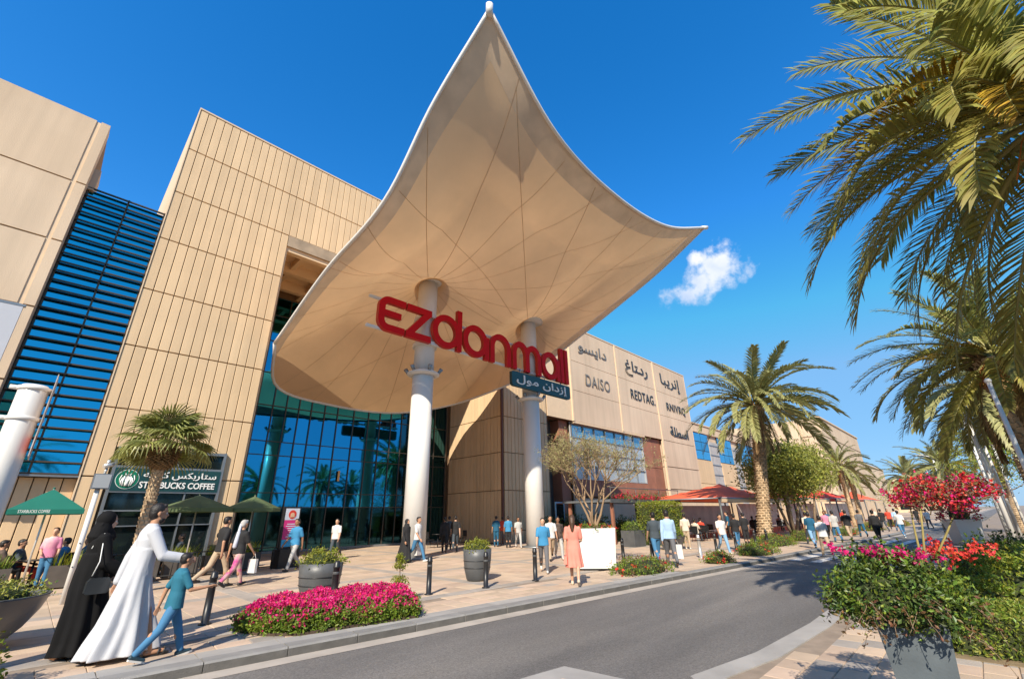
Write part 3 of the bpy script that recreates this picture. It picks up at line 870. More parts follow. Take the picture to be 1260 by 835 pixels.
def bez(pts, n):
    """smooth curve through points (Catmull-Rom, chord parameter), n samples"""
    P = np.array(pts, float); d = np.sqrt(np.linalg.norm(np.diff(P, axis=0), axis=1)); t = np.concatenate([[0], np.cumsum(d)])
    P2 = np.vstack([2 * P[0] - P[1], P, 2 * P[-1] - P[-2]]); t2 = np.concatenate([[-d[0]], t, [t[-1] + d[-1]]])
    out = []
    for s in np.linspace(0, t[-1], n):
        i = min(max(np.searchsorted(t, s, 'right') - 1, 0), len(P) - 2)
        a, b, c, e = P2[i], P2[i + 1], P2[i + 2], P2[i + 3]; ta, tb, tc_, te = t2[i], t2[i + 1], t2[i + 2], t2[i + 3]
        A1 = (tb - s) / (tb - ta) * a + (s - ta) / (tb - ta) * b; A2 = (tc_ - s) / (tc_ - tb) * b + (s - tb) / (tc_ - tb) * c
        A3 = (te - s) / (te - tc_) * c + (s - tc_) / (te - tc_) * e
        B1 = (tc_ - s) / (tc_ - ta) * A1 + (s - ta) / (tc_ - ta) * A2; B2 = (te - s) / (te - tb) * A2 + (s - tb) / (te - tb) * A3
        out.append((tc_ - s) / (tc_ - tb) * B1 + (s - tb) / (tc_ - tb) * B2)
    return np.array(out)


cA = (6.90, 7.5, 18.3); cB = (25.40, 7.5, 18.35); cC = (23.2, 20.6, 11.3); cD = (6.05, 21.6, 9.45)
NU = NV = 72
eAB = bez([cA, (10.9, 7.95, 15.9), (16.0, 8.3, 15.85), (21.0, 8.15, 16.6), cB], NU + 1)
eAD = bez([cA, (6.45, 10.0, 15.5), (6.30, 12.6, 12.65), (6.15, 17.0, 11.4), cD], NV + 1)
eBC = bez([cB, (24.9, 10.5, 16.4), (24.4, 14.0, 14.6), (23.9, 17.5, 12.9), cC], NV + 1)
eDC = bez([cD, (7.35, 24.4, 8.15), (10.7, 25.7, 7.97), (15.6, 26.2, 8.25), (19.3, 24.9, 9.15), (20.95, 21.85, 10.0), cC], NU + 1)
u = np.linspace(0, 1, NU + 1)[None, :, None]; v = np.linspace(0, 1, NV + 1)[:, None, None]
Sf = (1 - v) * eAB[None] + v * eDC[None] + (1 - u) * eAD[:, None] + u * eBC[:, None] \
    - ((1 - u) * (1 - v) * np.array(cA) + u * (1 - v) * np.array(cB) + (1 - u) * v * np.array(cD) + u * v * np.array(cC))
base = Sf.copy()
zc = []
for (X, Y) in (C1, C2):
    d = np.hypot(Sf[..., 0] - X, Sf[..., 1] - Y); k = np.unravel_index(np.argmin(d), d.shape); zc.append(Sf[k][2])
lift = np.zeros(Sf.shape[:2])
fade = (np.clip(np.minimum(np.minimum(u[..., 0], 1 - u[..., 0]), np.minimum(v[..., 0], 1 - v[..., 0])) * 4.5, 0, 1))
for (X, Y), z in zip((C1, C2), zc):
    d = np.hypot(Sf[..., 0] - X, Sf[..., 1] - Y)
    lift = np.maximum(lift, (ZT - z) * (.25 * np.exp(-d / 1.6) + .75 * np.exp(-(d / 7.5) ** 2)) ) if ZT > z else lift
Sf[..., 2] += lift * fade
can = thing('fabric_canopy', 'huge saddle shaped cream fabric canopy with two raised corners, on two white columns', 'canopy', (16, 15, 13))
off = np.array((16, 15, 13.0))
idx = np.arange((NU + 1) * (NV + 1)).reshape(NV + 1, NU + 1)
F = np.stack([idx[:-1, :-1], idx[1:, :-1], idx[1:, 1:], idx[:-1, 1:]], -1).reshape(-1, 4)
# hem band along the open edges
uu, vv = np.meshgrid(np.arange(NU), np.arange(NV))
hem = ((vv < 4) | (uu < 4) | (uu >= NU - 3)).ravel()
g = G(); g.add(Sf.reshape(-1, 3) - off, F[~hem], 0, True); obj('membrane', g, M_fab, can)
g = G(); V = Sf.reshape(-1, 3) - off - np.array((0, 0, .004)); g.add(V, F[hem], 0, True); obj('hem', g, M_hem, can)
for e, nm in ((eAB, 'edge_cable'), (eAD, 'edge_cable'), (eBC, 'edge_cable'), (eDC, 'edge_cable')):
    g = G(); g.tube([p - off for p in e[::2]], 0.075, 8); obj(nm, g, M_white, can)
for c, d in ((cA, (-.1, -.12, .42)), (cB, (.42, -.2, .12))):
    g = G(); p = np.array(c) - off; g.tube([p - np.array(d) * .5, p + np.array(d) * .45], 0.13, 10)
    obj('corner_fitting', g, M_white, can)


def surf(x, y):
    d = (Sf[..., 0] - x) ** 2 + (Sf[..., 1] - y) ** 2
    k = np.argsort(d.ravel())[:4]; w = 1 / (d.ravel()[k] + 1e-4)
    return (Sf.reshape(-1, 3)[k, 2] * w).sum() / w.sum()


from mathutils.bvhtree import BVHTree
bvh = BVHTree.FromPolygons([tuple(p) for p in Sf.reshape(-1, 3)], [tuple(int(i) for i in f) for f in F])


def sz(x, y):
    r = bvh.ray_cast(Vector((x, y, -5)), Vector((0, 0, 1)))
    return None if r[0] is None else r[0].z


M_bandf = mat('fabric_reinforcement', (0.75, 0.50, 0.275), .85, trans=.45)


def seam(p0, p1, w=0.014, nm='seam', mm=None, dz=.012):
    pts = []
    for t in np.linspace(0, 1, 40):
        x = p0[0] + (p1[0] - p0[0]) * t; y = p0[1] + (p1[1] - p0[1]) * t; z = sz(x, y)
        if z is not None: pts.append((x - off[0], y - off[1], z - off[2] - dz))
    if len(pts) < 3: return
    P = np.array(pts); d = np.gradient(P, axis=0); n = np.cross(d, (0, 0, 1)); n /= np.linalg.norm(n, axis=1)[:, None] + 1e-9
    V = np.concatenate([P + n * w, P - n * w]); k = len(P)
    g = G(); g.add(V, np.array([(i, i + 1, k + i + 1, k + i) for i in range(k - 1)])); obj(nm, g, mm or M_seam, can)


for ci, (X, Y) in enumerate((C1, C2)):
    for k in range(20):
        a = 2 * pi * (k + .3 * ci) / 20; seam((X + .95 * cos(a), Y + .95 * sin(a)), (X + 15 * cos(a), Y + 15 * sin(a)))
# ------------------------------------------------------------------ columns


def column(X, Y, label):
    c = thing('canopy_column', label, 'column', (X, Y, 0), group='white columns holding up the canopy')
    obj('shaft', G().lathe([(.52, 0), (.52, 8.25)], n=40), M_white, c)
    obj('upper_shaft', G().lathe([(.505, 8.43), (.505, ZT - .1)], n=40), M_white, c)
    obj('flange', G().lathe([(.60, 8.20), (.80, 8.27), (.80, 8.33), (.62, 8.43), (.52, 8.43)], n=40), M_white, c)
    obj('top_plate', G().lathe([(.6, ZT - .22), (.98, ZT - .14), (.98, ZT - .02), (.7, ZT + .02)], n=40), M_white, c)
    obj('base_plate', G().lathe([(.72, 0.0), (.72, .06), (.6, .10)], n=32), M_alu, c)
    for k in range(6):
        a = k * pi / 3 + .3; x, y = cos(a), sin(a)
        g = G(); g.tube([(x * .72, y * .72, 8.33), (x * .90, y * .90, 8.58)], [.07, .11], 8); g.tube([(x * .62, y * .62, 8.40), (x * .84, y * .84, 8.36)], .04, 6)
        obj('floodlight', g, M_alu, c)
    return c


column(*C1, 'left of the two thick white canopy columns, behind the first red letters')
column(*C2, 'right of the two thick white canopy columns, standing above the dark green Arabic panel')

# ------------------------------------------------------------------ red sign
SY = 17.3
sg = thing('mall_sign', 'giant red rounded letters reading EZdanmall on white rails across both columns', 'sign', (8.5, SY, 0))
O8 = 8.5
for z in (11.28, 9.80):
    g = G(); g.tube([(-.05, .12, z), (23.1 - O8, .12, z)], .085, 10); obj('rail', g, M_white, sg)
for X in (C1[0], C2[0]):
    for z in (11.28, 9.80):
        g = G(); g.lathe([(.58, -.10), (.62, -.1), (.62, .1), (.58, .1)], (X - O8, 18 - SY, z), 32); g.bb(X - O8 - .12, X - O8 + .12, 0.0, .3, z - .09, z + .09); obj('bracket', g, M_white, sg)


M_redside = mat('red_sign_return', (0.50, 0.03, 0.015), 0.5, var=0.08)


def ribbon(g, pts, w, y0=-.16, y1=.06, closed=False, dz=0.0):
    """flat-faced letter stroke of width w with real depth; front face at y0"""
    P = np.array(pts, float); k = len(P); y0 = y0 - dz
    if closed: d = np.roll(P, -1, 0) - np.roll(P, 1, 0)
    else: d = np.gradient(P, axis=0)
    # miter normals
    n = np.stack([-d[:, 1], d[:, 0]], 1); n /= np.linalg.norm(n, axis=1)[:, None]
    seg = np.diff(P, axis=0) if not closed else np.roll(P, -1, 0) - P
    sn = np.stack([-seg[:, 1], seg[:, 0]], 1); sn /= np.linalg.norm(sn, axis=1)[:, None]
    for i in range(k):
        a = sn[i - 1] if (closed or i > 0) else sn[0]; b = sn[i] if (closed or i < k - 1) else sn[-1]
        m = a + b; m /= np.linalg.norm(m) + 1e-9; n[i] = m / max(.5, m @ a)
    A = P + n * w / 2; B = P - n * w / 2
    V = [(x, y0, z) for x, z in A] + [(x, y0, z) for x, z in B] + [(x, y1, z) for x, z in A] + [(x, y1, z) for x, z in B]
    m = k if closed else k - 1; j = lambda i: (i + 1) % k
    g.add(V, np.array([(i, k + i, k + j(i), j(i)) for i in range(m)]), 0)
    g.add(V, np.array([(2 * k + i, 2 * k + j(i), 3 * k + j(i), 3 * k + i) for i in range(m)]), 1)
    g.add(V, np.array([(i, j(i), 2 * k + j(i), 2 * k + i) for i in range(m)] + [(k + i, 3 * k + i, 3 * k + j(i), k + j(i)) for i in range(m)]), 1)
    if not closed: g.add(V, np.array([(0, 2 * k, 3 * k, k), (k - 1, 2 * k - 1, 4 * k - 1, 3 * k - 1)]), 1)


def arc(cx, cz, rx, rz, a0, a1, n=18): return [(cx + rx * cos(radians(a)), cz + rz * sin(radians(a))) for a in np.linspace(a0, a1, n)]


ZB, ZX, SW = 9.68, 11.52, 0.33
h = SW / 2


def ring(g, x0, x1):
    cx, cz = (x0 + x1) / 2, (ZB + ZX) / 2
    th = np.linspace(0, 2 * pi, 41)[:-1]
    ribbon(g, [(cx + ((x1 - x0) / 2 - h) * cos(t), cz + ((ZX - ZB) / 2 - h) * sin(t)) for t in th], SW, closed=True)


LETS = []
g = G(); r = .38
ribbon(g, [(10.28 - O8, ZX - .10 - h)] + arc(8.86 + h + r - O8, ZX - .10 - h - r, r, r, 90, 180, 9) + arc(8.86 + h + r - O8, ZB + h + r, r, r, 180, 270, 9) + [(10.28 - O8, ZB + h)], SW)
ribbon(g, [(8.9 + h - O8, 10.56), (10.06 - O8, 10.56)], SW * .92, dz=.004); LETS.append(g)
g = G(); ribbon(g, [(10.36 - O8, ZX - .10 - h), (11.80 - O8, ZX - .10 - h)], SW); ribbon(g, [(11.62 - O8, ZX - .16 - h), (10.54 - O8, ZB + .05 + h)], SW, dz=.004); ribbon(g, [(10.36 - O8, ZB + h), (11.80 - O8, ZB + h)], SW, dz=.008); LETS.append(g)
g = G(); ring(g, 11.88 - O8, 13.68 - O8); ribbon(g, [(13.62 - O8, 12.02), (13.62 - O8, ZB + .02)], SW * .95, dz=.004); LETS.append(g)
g = G(); ring(g, 13.88 - O8, 15.66 - O8); ribbon(g, [(15.60 - O8, ZX - .5), (15.60 - O8, ZB)], SW * .95, dz=.004); LETS.append(g)


def arch(g, x0, x1, dz=0.0):
    cx = (x0 + x1) / 2 - O8; rx = (x1 - x0) / 2 - h; rz = .66
    ribbon(g, [(cx - rx, ZB)] + arc(cx, ZX - h - rz, rx, rz, 180, 0, 21) + [(cx + rx, ZB)], SW, dz=dz)


g = G(); arch(g, 15.86, 17.50); LETS.append(g)
g = G(); arch(g, 17.66, 19.10); arch(g, 18.80, 20.22, .004); LETS.append(g)
g = G(); ring(g, 20.30 - O8, 22.02 - O8); ribbon(g, [(21.96 - O8, ZX - .4), (21.96 - O8, ZB)], SW * .95, dz=.004); LETS.append(g)
for xx in (22.36, 22.84): g = G(); ribbon(g, [(xx - O8, 12.06), (xx - O8, ZB)], SW * .95); LETS.append(g)
for g in LETS: obj('letter', g, [M_red, M_redside], sg)
# green Arabic panel, its own thing, hung below the rail
ap = thing('arabic_sign_panel', 'dark green rounded panel with white Arabic lettering under the last red letters', 'sign', (17.6, SY, 8.66))
W_, H_ = 5.5, 0.90; r = .2
pts = arc(W_ - r, r, r, r, -90, 0, 6) + arc(W_ - r, H_ - r * .4, r, r * .4, 0, 90, 6) + arc(r, H_ - r * .4, r, r * .4, 90, 180, 6) + arc(r, r, r, r, 180, 270, 6)
g = G(); g.loft([[(x, .10, z) for x, z in pts], [(x, -.10, z) for x, z in pts]], True, 0, False); obj('panel', g, M_green, ap)
sign_text(AR['ezdan mall'], 4.75, 0.66, 0.03, M_letter, ap, (.38, -.105, .11), bold=.012)
for xx in (.8, 2.6, 4.7): obj('hanger', G().bb(xx - .03, xx + .03, .0, .05, .9, 1.15), M_alu, ap)

# ------------------------------------------------------------------ vegetation
M_frond = mat('date_palm_frond', (0.36, 0.36, 0.10), 0.48, var=0.2, scale=0.7, isl=0.35, trans=0.55, col2=(0.38, 0.32, 0.07), huevar=0.02)
M_frondg = mat('grey_green_frond', (0.31, 0.31, 0.12), 0.5, var=0.2, scale=0.8, isl=0.3, trans=0.28, huevar=0.015)
M_frondy = mat('yellowing_frond', (0.42, 0.27, 0.03), 0.5, var=0.25, scale=1.2, isl=0.35, trans=0.3, huevar=0.02)  # yellowed leaf colour, on the near palms also standing in for golden light
M_frondb = mat('dry_frond', (0.26, 0.16, 0.07), 0.8, var=0.25, scale=2, isl=0.3, trans=0.15)
M_rachis = mat('frond_rib', (0.30, 0.27, 0.09), 0.55, var=0.2, scale=2)
M_ptrunk = mat('palm_trunk', (0.50, 0.37, 0.235), 0.9, var=0.25, scale=3, bump=0.7, bscale=25, isl=0.25, col2=(0.38, 0.27, 0.165))
M_fibre = mat('palm_fibre', (0.20, 0.12, 0.06), 0.95, var=0.3, scale=6, isl=0.3)
M_leaf = mat('shrub_leaf', (0.155, 0.22, 0.022), 0.5, var=0.2, scale=2.5, isl=0.45, trans=0.25, huevar=0.03)
M_leafd = mat('dark_shrub_leaf', (0.075, 0.125, 0.022), 0.45, var=0.2, scale=2.5, isl=0.5, trans=0.18, huevar=0.03)
M_leafy = mat('yellow_green_leaf', (0.24, 0.26, 0.02), 0.5, var=0.2, scale=2.5, isl=0.4, trans=0.3, huevar=0.03)
M_leafo = mat('olive_leaf', (0.27, 0.28, 0.045), 0.5, var=0.2, scale=1.2, isl=0.4, trans=0.25, huevar=0.02)
M_leafr = mat('bronze_leaf', (0.16, 0.08, 0.03), 0.5, var=0.2, scale=2.5, isl=0.45, trans=0.2, huevar=0.03)
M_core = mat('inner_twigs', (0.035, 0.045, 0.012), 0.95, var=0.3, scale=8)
M_mag = mat('magenta_petal', (0.62, 0.012, 0.16), 0.5, var=0.15, scale=3, isl=0.3, trans=0.25, huevar=0.012)
M_coral = mat('coral_petal', (0.72, 0.055, 0.035), 0.5, var=0.15, scale=3, isl=0.3, trans=0.25, huevar=0.015)
M_crim = mat('crimson_petal', (0.50, 0.015, 0.045), 0.5, var=0.15, scale=3, isl=0.3, trans=0.25, huevar=0.015)
M_bark = mat('grey_brown_bark', (0.24, 0.17, 0.11), 0.9, var=0.2, scale=5, bump=0.5, bscale=30)
M_barky = mat('yellow_bark', (0.42, 0.36, 0.07), 0.8, var=0.2, scale=6, bump=0.3)
M_soil = mat('planter_soil', (0.07, 0.045, 0.03), 0.95, var=0.3, scale=9, bump=0.6)


def frond_mesh(e0, curl, L=1.0, n_leaf=54, seed=0, leafL=0.15, wleaf=0.0085, droop=0.5, side=0.0, mats=None, name='frond'):
    """pinnate palm leaf of length 1 in the XZ plane starting at elevation e0 (deg), curling down by curl degrees"""
    r = random.Random(seed); g = G(); n = 22; P = [np.zeros(3)]; e = radians(e0); yaw = 0.0
    for i in range(n):
        t = (i + .5) / n; ee = e - radians(curl) * t ** 1.25; yaw += side / n * t * 2
        P.append(P[-1] + np.array((cos(ee) * cos(yaw), cos(ee) * sin(yaw), sin(ee))) * L / n)
    P = np.array(P)
    g.tube(P, list(np.linspace(0.012, 0.0016, n + 1)), 5, 1)
    V = []; F = []
    for k in range(n_leaf):
        t = 0.16 + 0.83 * (k + .5) / n_leaf; s = t * n; i = int(s); f = s - i
        p = P[i] * (1 - f) + P[min(i + 1, n)] * f; T = P[min(i + 1, n)] - P[max(i - 1, 0)]; T /= np.linalg.norm(T)
        sd = np.cross(T, (0, 0, 1.0)); sd /= np.linalg.norm(sd) + 1e-9; nn = np.cross(sd, T)
        ln = leafL * (sin(pi * min(1, (t - .10) * 1.02)) ** .55 * .85 + .15) * r.uniform(.88, 1.08)
        ang = radians(62 - 38 * t) 
        for sg_ in (-1, 1):
            lift = r.uniform(.12, .55) * (1 if (k + (sg_ > 0)) % 2 else .55)
            d = T * cos(ang) + sd * sg_ * sin(ang) + nn * lift * .7 + np.array([r.gauss(0, .05) for _ in range(3)]); d /= np.linalg.norm(d)
            q1 = p + d * ln * .55; d2 = d + np.array((0, 0, -droop * r.uniform(.5, 1.3))); d2 /= np.linalg.norm(d2); q2 = q1 + d2 * ln * .45
            w = np.cross(d, nn); w /= np.linalg.norm(w) + 1e-9; w = w * wleaf + nn * wleaf * .35
            b = len(V); V += [p - w * .5, p + w * .5, q1 + w, q1 - w, q2]
            F.append((b, b + 1, b + 2, b + 3)); F.append((b + 3, b + 2, b + 4, b + 4))
    F4 = np.array([f for f in F if f[2] != f[3]]); F3 = np.array([f[:3] for f in F if f[2] == f[3]])
    g.add(V, [F4, F3], 0)
    return g.mesh(name, mats or [M_frond, M_rachis])


FR = {}


def frond_set(key, mats, leafL=.15, wleaf=.0085, n=54):
    if key not in FR:
        FR[key] = {e: [frond_mesh(e, c + j * 9, n_leaf=n, seed=int(e * 7 + j + 300), leafL=leafL, wleaf=wleaf, side=(j - .5) * .5, mats=mats) for j in range(2)]
                   for e, c in ((80, 38), (62, 50), (44, 62), (26, 70), (8, 68), (-12, 55), (-38, 36))}
    return FR[key]


def palm_trunk(h, r, lean=(0, 0), stub=0.06, step=0.13, top_r=None):
    g = G(); n = 14; rows = int(h / step); rings = []
    for i in range(rows + 1):
        t = i / rows; z = h * t; rr = r * (1.12 - .17 * min(1, t * 4) + (.0 if top_r is None else (top_r / r - .95) * max(0, t - .8) * 5))
        th = np.arange(n) * 2 * pi / n + i * pi / n
        rings.append(np.stack([lean[0] * t + rr * .86 * np.cos(th), lean[1] * t + rr * .86 * np.sin(th), np.full(n, z)], -1))
    g.loft(rings, True)
    V = []; F = []
    for i in range(rows):
        t = (i + .5) / rows; z = h * t; rr = r * (1.12 - .17 * min(1, t * 4) + (.0 if top_r is None else (top_r / r - .95) * max(0, t - .8) * 5))
        m = 9; cx, cy = lean[0] * t, lean[1] * t
        for k in range(m):
            a = 2 * pi * (k + .5 * (i % 2)) / m + random.uniform(-.05, .05); w = 2 * pi / m * .47; o = stub * random.uniform(.6, 1.25); ht = step * random.uniform(.85, 1.1)
            b = len(V); ri = rr * .84
            V += [(cx + ri * cos(a - w), cy + ri * sin(a - w), z - ht * .6), (cx + ri * cos(a + w), cy + ri * sin(a + w), z - ht * .6),
                  (cx + (ri + o) * cos(a + w * .75), cy + (ri + o) * sin(a + w * .75), z + ht * .45), (cx + (ri + o) * cos(a - w * .75), cy + (ri + o) * sin(a - w * .75), z + ht * .45),
                  (cx + ri * cos(a - w * .6), cy + ri * sin(a - w * .6), z + ht * .75), (cx + ri * cos(a + w * .6), cy + ri * sin(a + w * .6), z + ht * .75)]
            F += [(b, b + 1, b + 2, b + 3), (b + 3, b + 2, b + 5, b + 4)]
    g.add(V, np.array(F))
    return g


def date_palm(loc, h, L, label, n=52, r=.26, lean=(0, 0), key='g', dead=6, yellow=3, seed=0, gear=1.0, group=None, trunk_stub=.06, low=-38, rot=None, emin=-1, ring_bias=None, azw=None):
    rr = random.Random(seed)
    t = thing('date_palm', label, 'palm tree', loc, group=group)
    obj('trunk', palm_trunk(h, r, lean, trunk_stub, top_r=r * 1.25), M_ptrunk, t)
    fs = frond_set(key, [M_frond if key == 'g' else M_frondg, M_rachis]) if key != 'n' else frond_set('n', [M_frond, M_rachis], .165, .0058, 64)
    fy = frond_set('y', [M_frondy, M_rachis], .15, .0055, 62) if yellow else None
    fd = frond_set('b', [M_frondb, M_rachis], .12) if dead else None
    g = G(); top = np.array((lean[0], lean[1], h))
    for k in range(26):
        a = rr.uniform(0, 2 * pi); e = rr.uniform(-.5, 1.2)
        g.tube([top + np.array((cos(a) * r * .6, sin(a) * r * .6, rr.uniform(-.5, .1))), top + np.array((cos(a) * r * 1.5, sin(a) * r * 1.5, rr.uniform(-.1, .5)))], [.06, .03], 5)
    obj('crown_base', g, M_fibre, t)
    els = [80] * 3 + [62] * 6 + [44] * 9 + [26] * 11 + [8] * 11 + [-12] * 8 + [-38] * 4
    els = [e for e in els if e >= low]
    k = 0; tot = n
    for i in range(tot):
        e = els[int(i * len(els) / tot)]
        a = i * 2.39996 + rr.uniform(-.2, .2)
        s = L * rr.uniform(.86, 1.08) * (0.8 if e > 70 else 1)
        src = fs
        o = link('frond', src[e][rr.randrange(2)], t, (lean[0] + cos(a) * r * .5, lean[1] + sin(a) * r * .5, h + (.25 if e > 40 else .05)), a, s)
        o.rotation_euler = (rr.uniform(-.25, .25), rr.uniform(-.08, .08), a)
    for i in range(yellow):
        a = (azw[i] if azw else rr.uniform(0, 2 * pi)); o = link('frond', fy[8 if i % 2 else 26][i % 2], t, (lean[0], lean[1], h), a, L * .8); o['label'] = 'yellowing frond'
    for i in range(dead):
        a = rr.uniform(0, 2 * pi); o = link('frond', fd[-38][rr.randrange(2)], t, (lean[0] + cos(a) * r * .9, lean[1] + sin(a) * r * .9, h - .25), a, L * .62); o['label'] = 'dry brown frond'
        o.rotation_euler = (0, .35, a)
    return t


def bunch(t, loc, s=.5, m=None):
    g = G(); rr = random.Random(5)
    for k in range(40):
        a = rr.uniform(0, 6.28); e = rr.uniform(.1, 1.0)
        P = [(0, 0, 0), (cos(a) * .3 * e * s, sin(a) * .3 * e * s, -.2 * s), (cos(a) * .55 * e * s, sin(a) * .55 * e * s, -.9 * s + .3 * e * s)]
        g.tube(P, .008, 4)
        for q in range(6): f = .3 + q * .12; g.ball((P[2][0] * f + .02 * rr.gauss(0, 1), P[2][1] * f + .02 * rr.gauss(0, 1), P[2][2] * f), .016, 5, 3)
    o = obj('date_bunch', g, m or mat('orange_brown_dates', (0.40, 0.14, 0.03), .6, isl=.3), t); o.location = loc


# big palm overhanging the top right of the view
big = date_palm((8.95, -2.45, -.1), 7.0, 4.0, 'largest date palm overhanging the near pavement at the top right corner, with drooping yellowish fronds', n=82, r=.27, key='n', dead=3, yellow=7, seed=3, azw=[2.55, 2.9, 2.3, 3.3, 1.9, 2.7, 2.1])
bunch(big, (-.5, .35, 6.75), 1.1)
p2 = date_palm((17.2, -1.45, -.1), 5.4, 3.1, 'date palm right behind the big overhanging one, its scaly trunk at the right edge', n=60, r=.45, key='g', dead=8, yellow=8, seed=8, trunk_stub=.08)
bunch(p2, (-.5, .3, 5.2), .8)
date_palm((24.5, -1.7, -.1), 5.9, 3.3, 'third date palm along the right side with grey green fronds, beside white poles', n=46, r=.33, key='k', dead=8, yellow=3, seed=12)
date_palm((28.5, -1.9, -.1), 5.4, 3.0, 'date palm with yellow tinged crown behind the white poles', n=40, r=.3, key='k', dead=6, yellow=9, seed=15)
date_palm((28.4, 8.72, 0), 7.5, 4.35, 'free standing date palm with full crown and thick scaly trunk in the middle right bed', n=60, r=.37, lean=(.85, -.80), key='k', dead=7, yellow=0, seed=21, low=-12, trunk_stub=.10)
for i, (x, y, h, L, s) in enumerate(((57, 9.0, 5.6, 3.4, 31), (68, 10.0, 5.0, 3.2, 33), (75, 5.2, 5.0, 3.6, 35), (88, 2.6, 6.8, 4.2, 37), (62, 1.2, 5.3, 3.8, 39), (48, -1.8, 6.0, 3.8, 41), (100, 6.5, 6.0, 4.0, 43))):
    date_palm((x, y, 0 if y > 4.5 else -.1), h, L, ['small date palm left of two leaning together beyond the red tents', 'shorter date palm right of two leaning together beyond the red tents', 'distant bushy date palm left of the street lamp', 'distant date palm under the street lamp',
              'far date palm above the red flowering tree', 'date palm with pale fronds among the white poles', 'farthest date palm beside the last low building'][i], n=34, r=.26, key='k', dead=4, yellow=1, seed=s, low=-12)
# unseen palms added behind the viewer as reflection sources for the mirror glass
for i, (x, y, h, L) in enumerate(((-22, -9, 6.5, 3.2), (-9, -5, 6.5, 3.8), (-2.5, -13, 7, 3.8), (6, -12, 6, 3.8), (-15, 1, 6, 3.6))):
    date_palm((x, y, -.1), h, L, ['farthest palm behind the viewer on the left', 'date palm far behind the viewer on the left', 'tall date palm across the road behind the viewer', 'date palm across the road beside the tall one', 'outermost palm left of the view'][i], n=34, r=.25, key='k', dead=2, yellow=0, seed=50 + i)


# fan palm in front of the coffee shop
def fan_mesh(seed, R=1.0):
    r = random.Random(seed); g = G(); nseg = 26; V = []; F = []
    for k in range(nseg):
        a = radians(-118 + 236 * k / (nseg - 1)); ln = R * (.92 + .1 * cos(a)) * r.uniform(.93, 1.04); w = radians(236 / nseg * .40)
        zf = .035 * (1 if k % 2 else -1)
        d = np.array((cos(a), sin(a), 0)); s = np.array((-sin(a), cos(a), 0))
        b = len(V)
        V += [(0, 0, 0), d * ln * .5 + s * ln * .5 * sin(w) + (0, 0, .03), d * ln * .5 + (0, 0, -.02), d * ln * .5 - s * ln * .5 * sin(w) + (0, 0, .03),
              d * ln * .78 + s * .018 + (0, 0, -.07), d * ln * .78 - s * .018 + (0, 0, -.07), d * ln + (0, 0, -.26 * r.uniform(.6, 1.5))]
        F += [(b, b + 3, b + 2), (b, b + 2, b + 1), (b + 1, b + 2, b + 4), (b + 2, b + 3, b + 5), (b + 2, b + 5, b + 4), (b + 4, b + 5, b + 6)]
    g.add(V, np.array(F), 0)
    return g


fp = thing('fan_palm', 'short fan palm with a rough trunk in front of the green coffee shop sign', 'palm tree', (2.19, 16.0, 0))
obj('trunk', palm_trunk(3.62, .155, (-.03, 0), .035, .10), M_ptrunk, fp)
M_fan = mat('fan_frond', (0.30, 0.31, 0.09), .45, var=.2, scale=1.5, isl=.3, trans=.3, huevar=.015)
fm = [fan_mesh(k, .70).mesh('fan_leaf', [M_fan]) for k in range(4)]
fmd = fan_mesh(9, .5).mesh('fan_leaf', [M_frondb])
rr = random.Random(4)
for i in range(28):
    a = i * 2.39996; e = radians([80, 62, 44, 26, 8, -10][int(i * 6 / 28)] + rr.uniform(-7, 7)); pl = rr.uniform(.55, .78)
    d = np.array((cos(a) * cos(e), sin(a) * cos(e), sin(e)))
    q = np.array((0, 0, 3.62)) + d * pl
    g = G(); g.tube([(0, 0, 3.57), q], [.016, .009], 5); obj('leaf_stalk', g, M_rachis, fp)
    o = link('fan_leaf', fm[i % 4], fp, q, 0); o.rotation_euler = (rr.uniform(-.3, .3), -e + .35, a); 
for i in range(9):
    a = i * .7; q = (cos(a) * .16, sin(a) * .16, 3.48); o = link('fan_leaf', fmd, fp, q, 0); o.rotation_euler = (0, 1.3, a); o['label'] = 'dead hanging fan leaf'


# shrubs, hedges, beds -------------------------------------------------
def blob_points(n, r, seed=0, flat=.6, z0=0.0):
    q = np.random.default_rng(seed); d = q.normal(size=(n, 3)); d /= np.linalg.norm(d, axis=1)[:, None]; d[:, 2] = np.abs(d[:, 2])
    lump = 1 + .16 * np.sin(d[:, 0] * 7 + seed) * np.sin(d[:, 1] * 6 + 2) + q.normal(size=n) * .04
    return d * np.array((r[0], r[1], r[2])) * (lump * q.uniform(.78, 1.0, n))[:, None] + (0, 0, z0)


def shrub(name, label, loc, r, m=M_leaf, n=420, size=.06, cat='shrub', flowers=None, nf=40, group=None, n_per=6, m2=None, parent=None):
    if parent is None: t = thing(name, label, cat, loc, group=group)
    else: t = parent
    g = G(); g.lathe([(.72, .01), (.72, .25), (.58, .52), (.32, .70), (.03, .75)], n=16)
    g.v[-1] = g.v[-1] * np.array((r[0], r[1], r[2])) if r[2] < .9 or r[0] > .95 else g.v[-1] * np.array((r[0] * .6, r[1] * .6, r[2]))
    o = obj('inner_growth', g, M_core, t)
    pts = blob_points(n, r, seed=int(abs(loc[0]) * 10) % 97)
    g = G(); k = int(n * (.75 if m2 else 1)); leaves(g, pts[:k], size, n_per, size * .55)
    o2 = obj('foliage', g, m, t, 'stuff')
    if m2: g = G(); leaves(g, pts[k:], size, n_per, size * .55); o3 = obj('foliage', g, m2, t, 'stuff')
    if flowers is not None:
        fpnt = blob_points(nf, (r[0] * 1.03, r[1] * 1.03, r[2] * 1.05), seed=int(abs(loc[0]) * 13) % 89); g = G(); leaves(g, fpnt, size * .9, 6, size * .35, aspect=.95, up_bias=.8); obj('blossom', g, flowers, t, 'stuff')
    return t


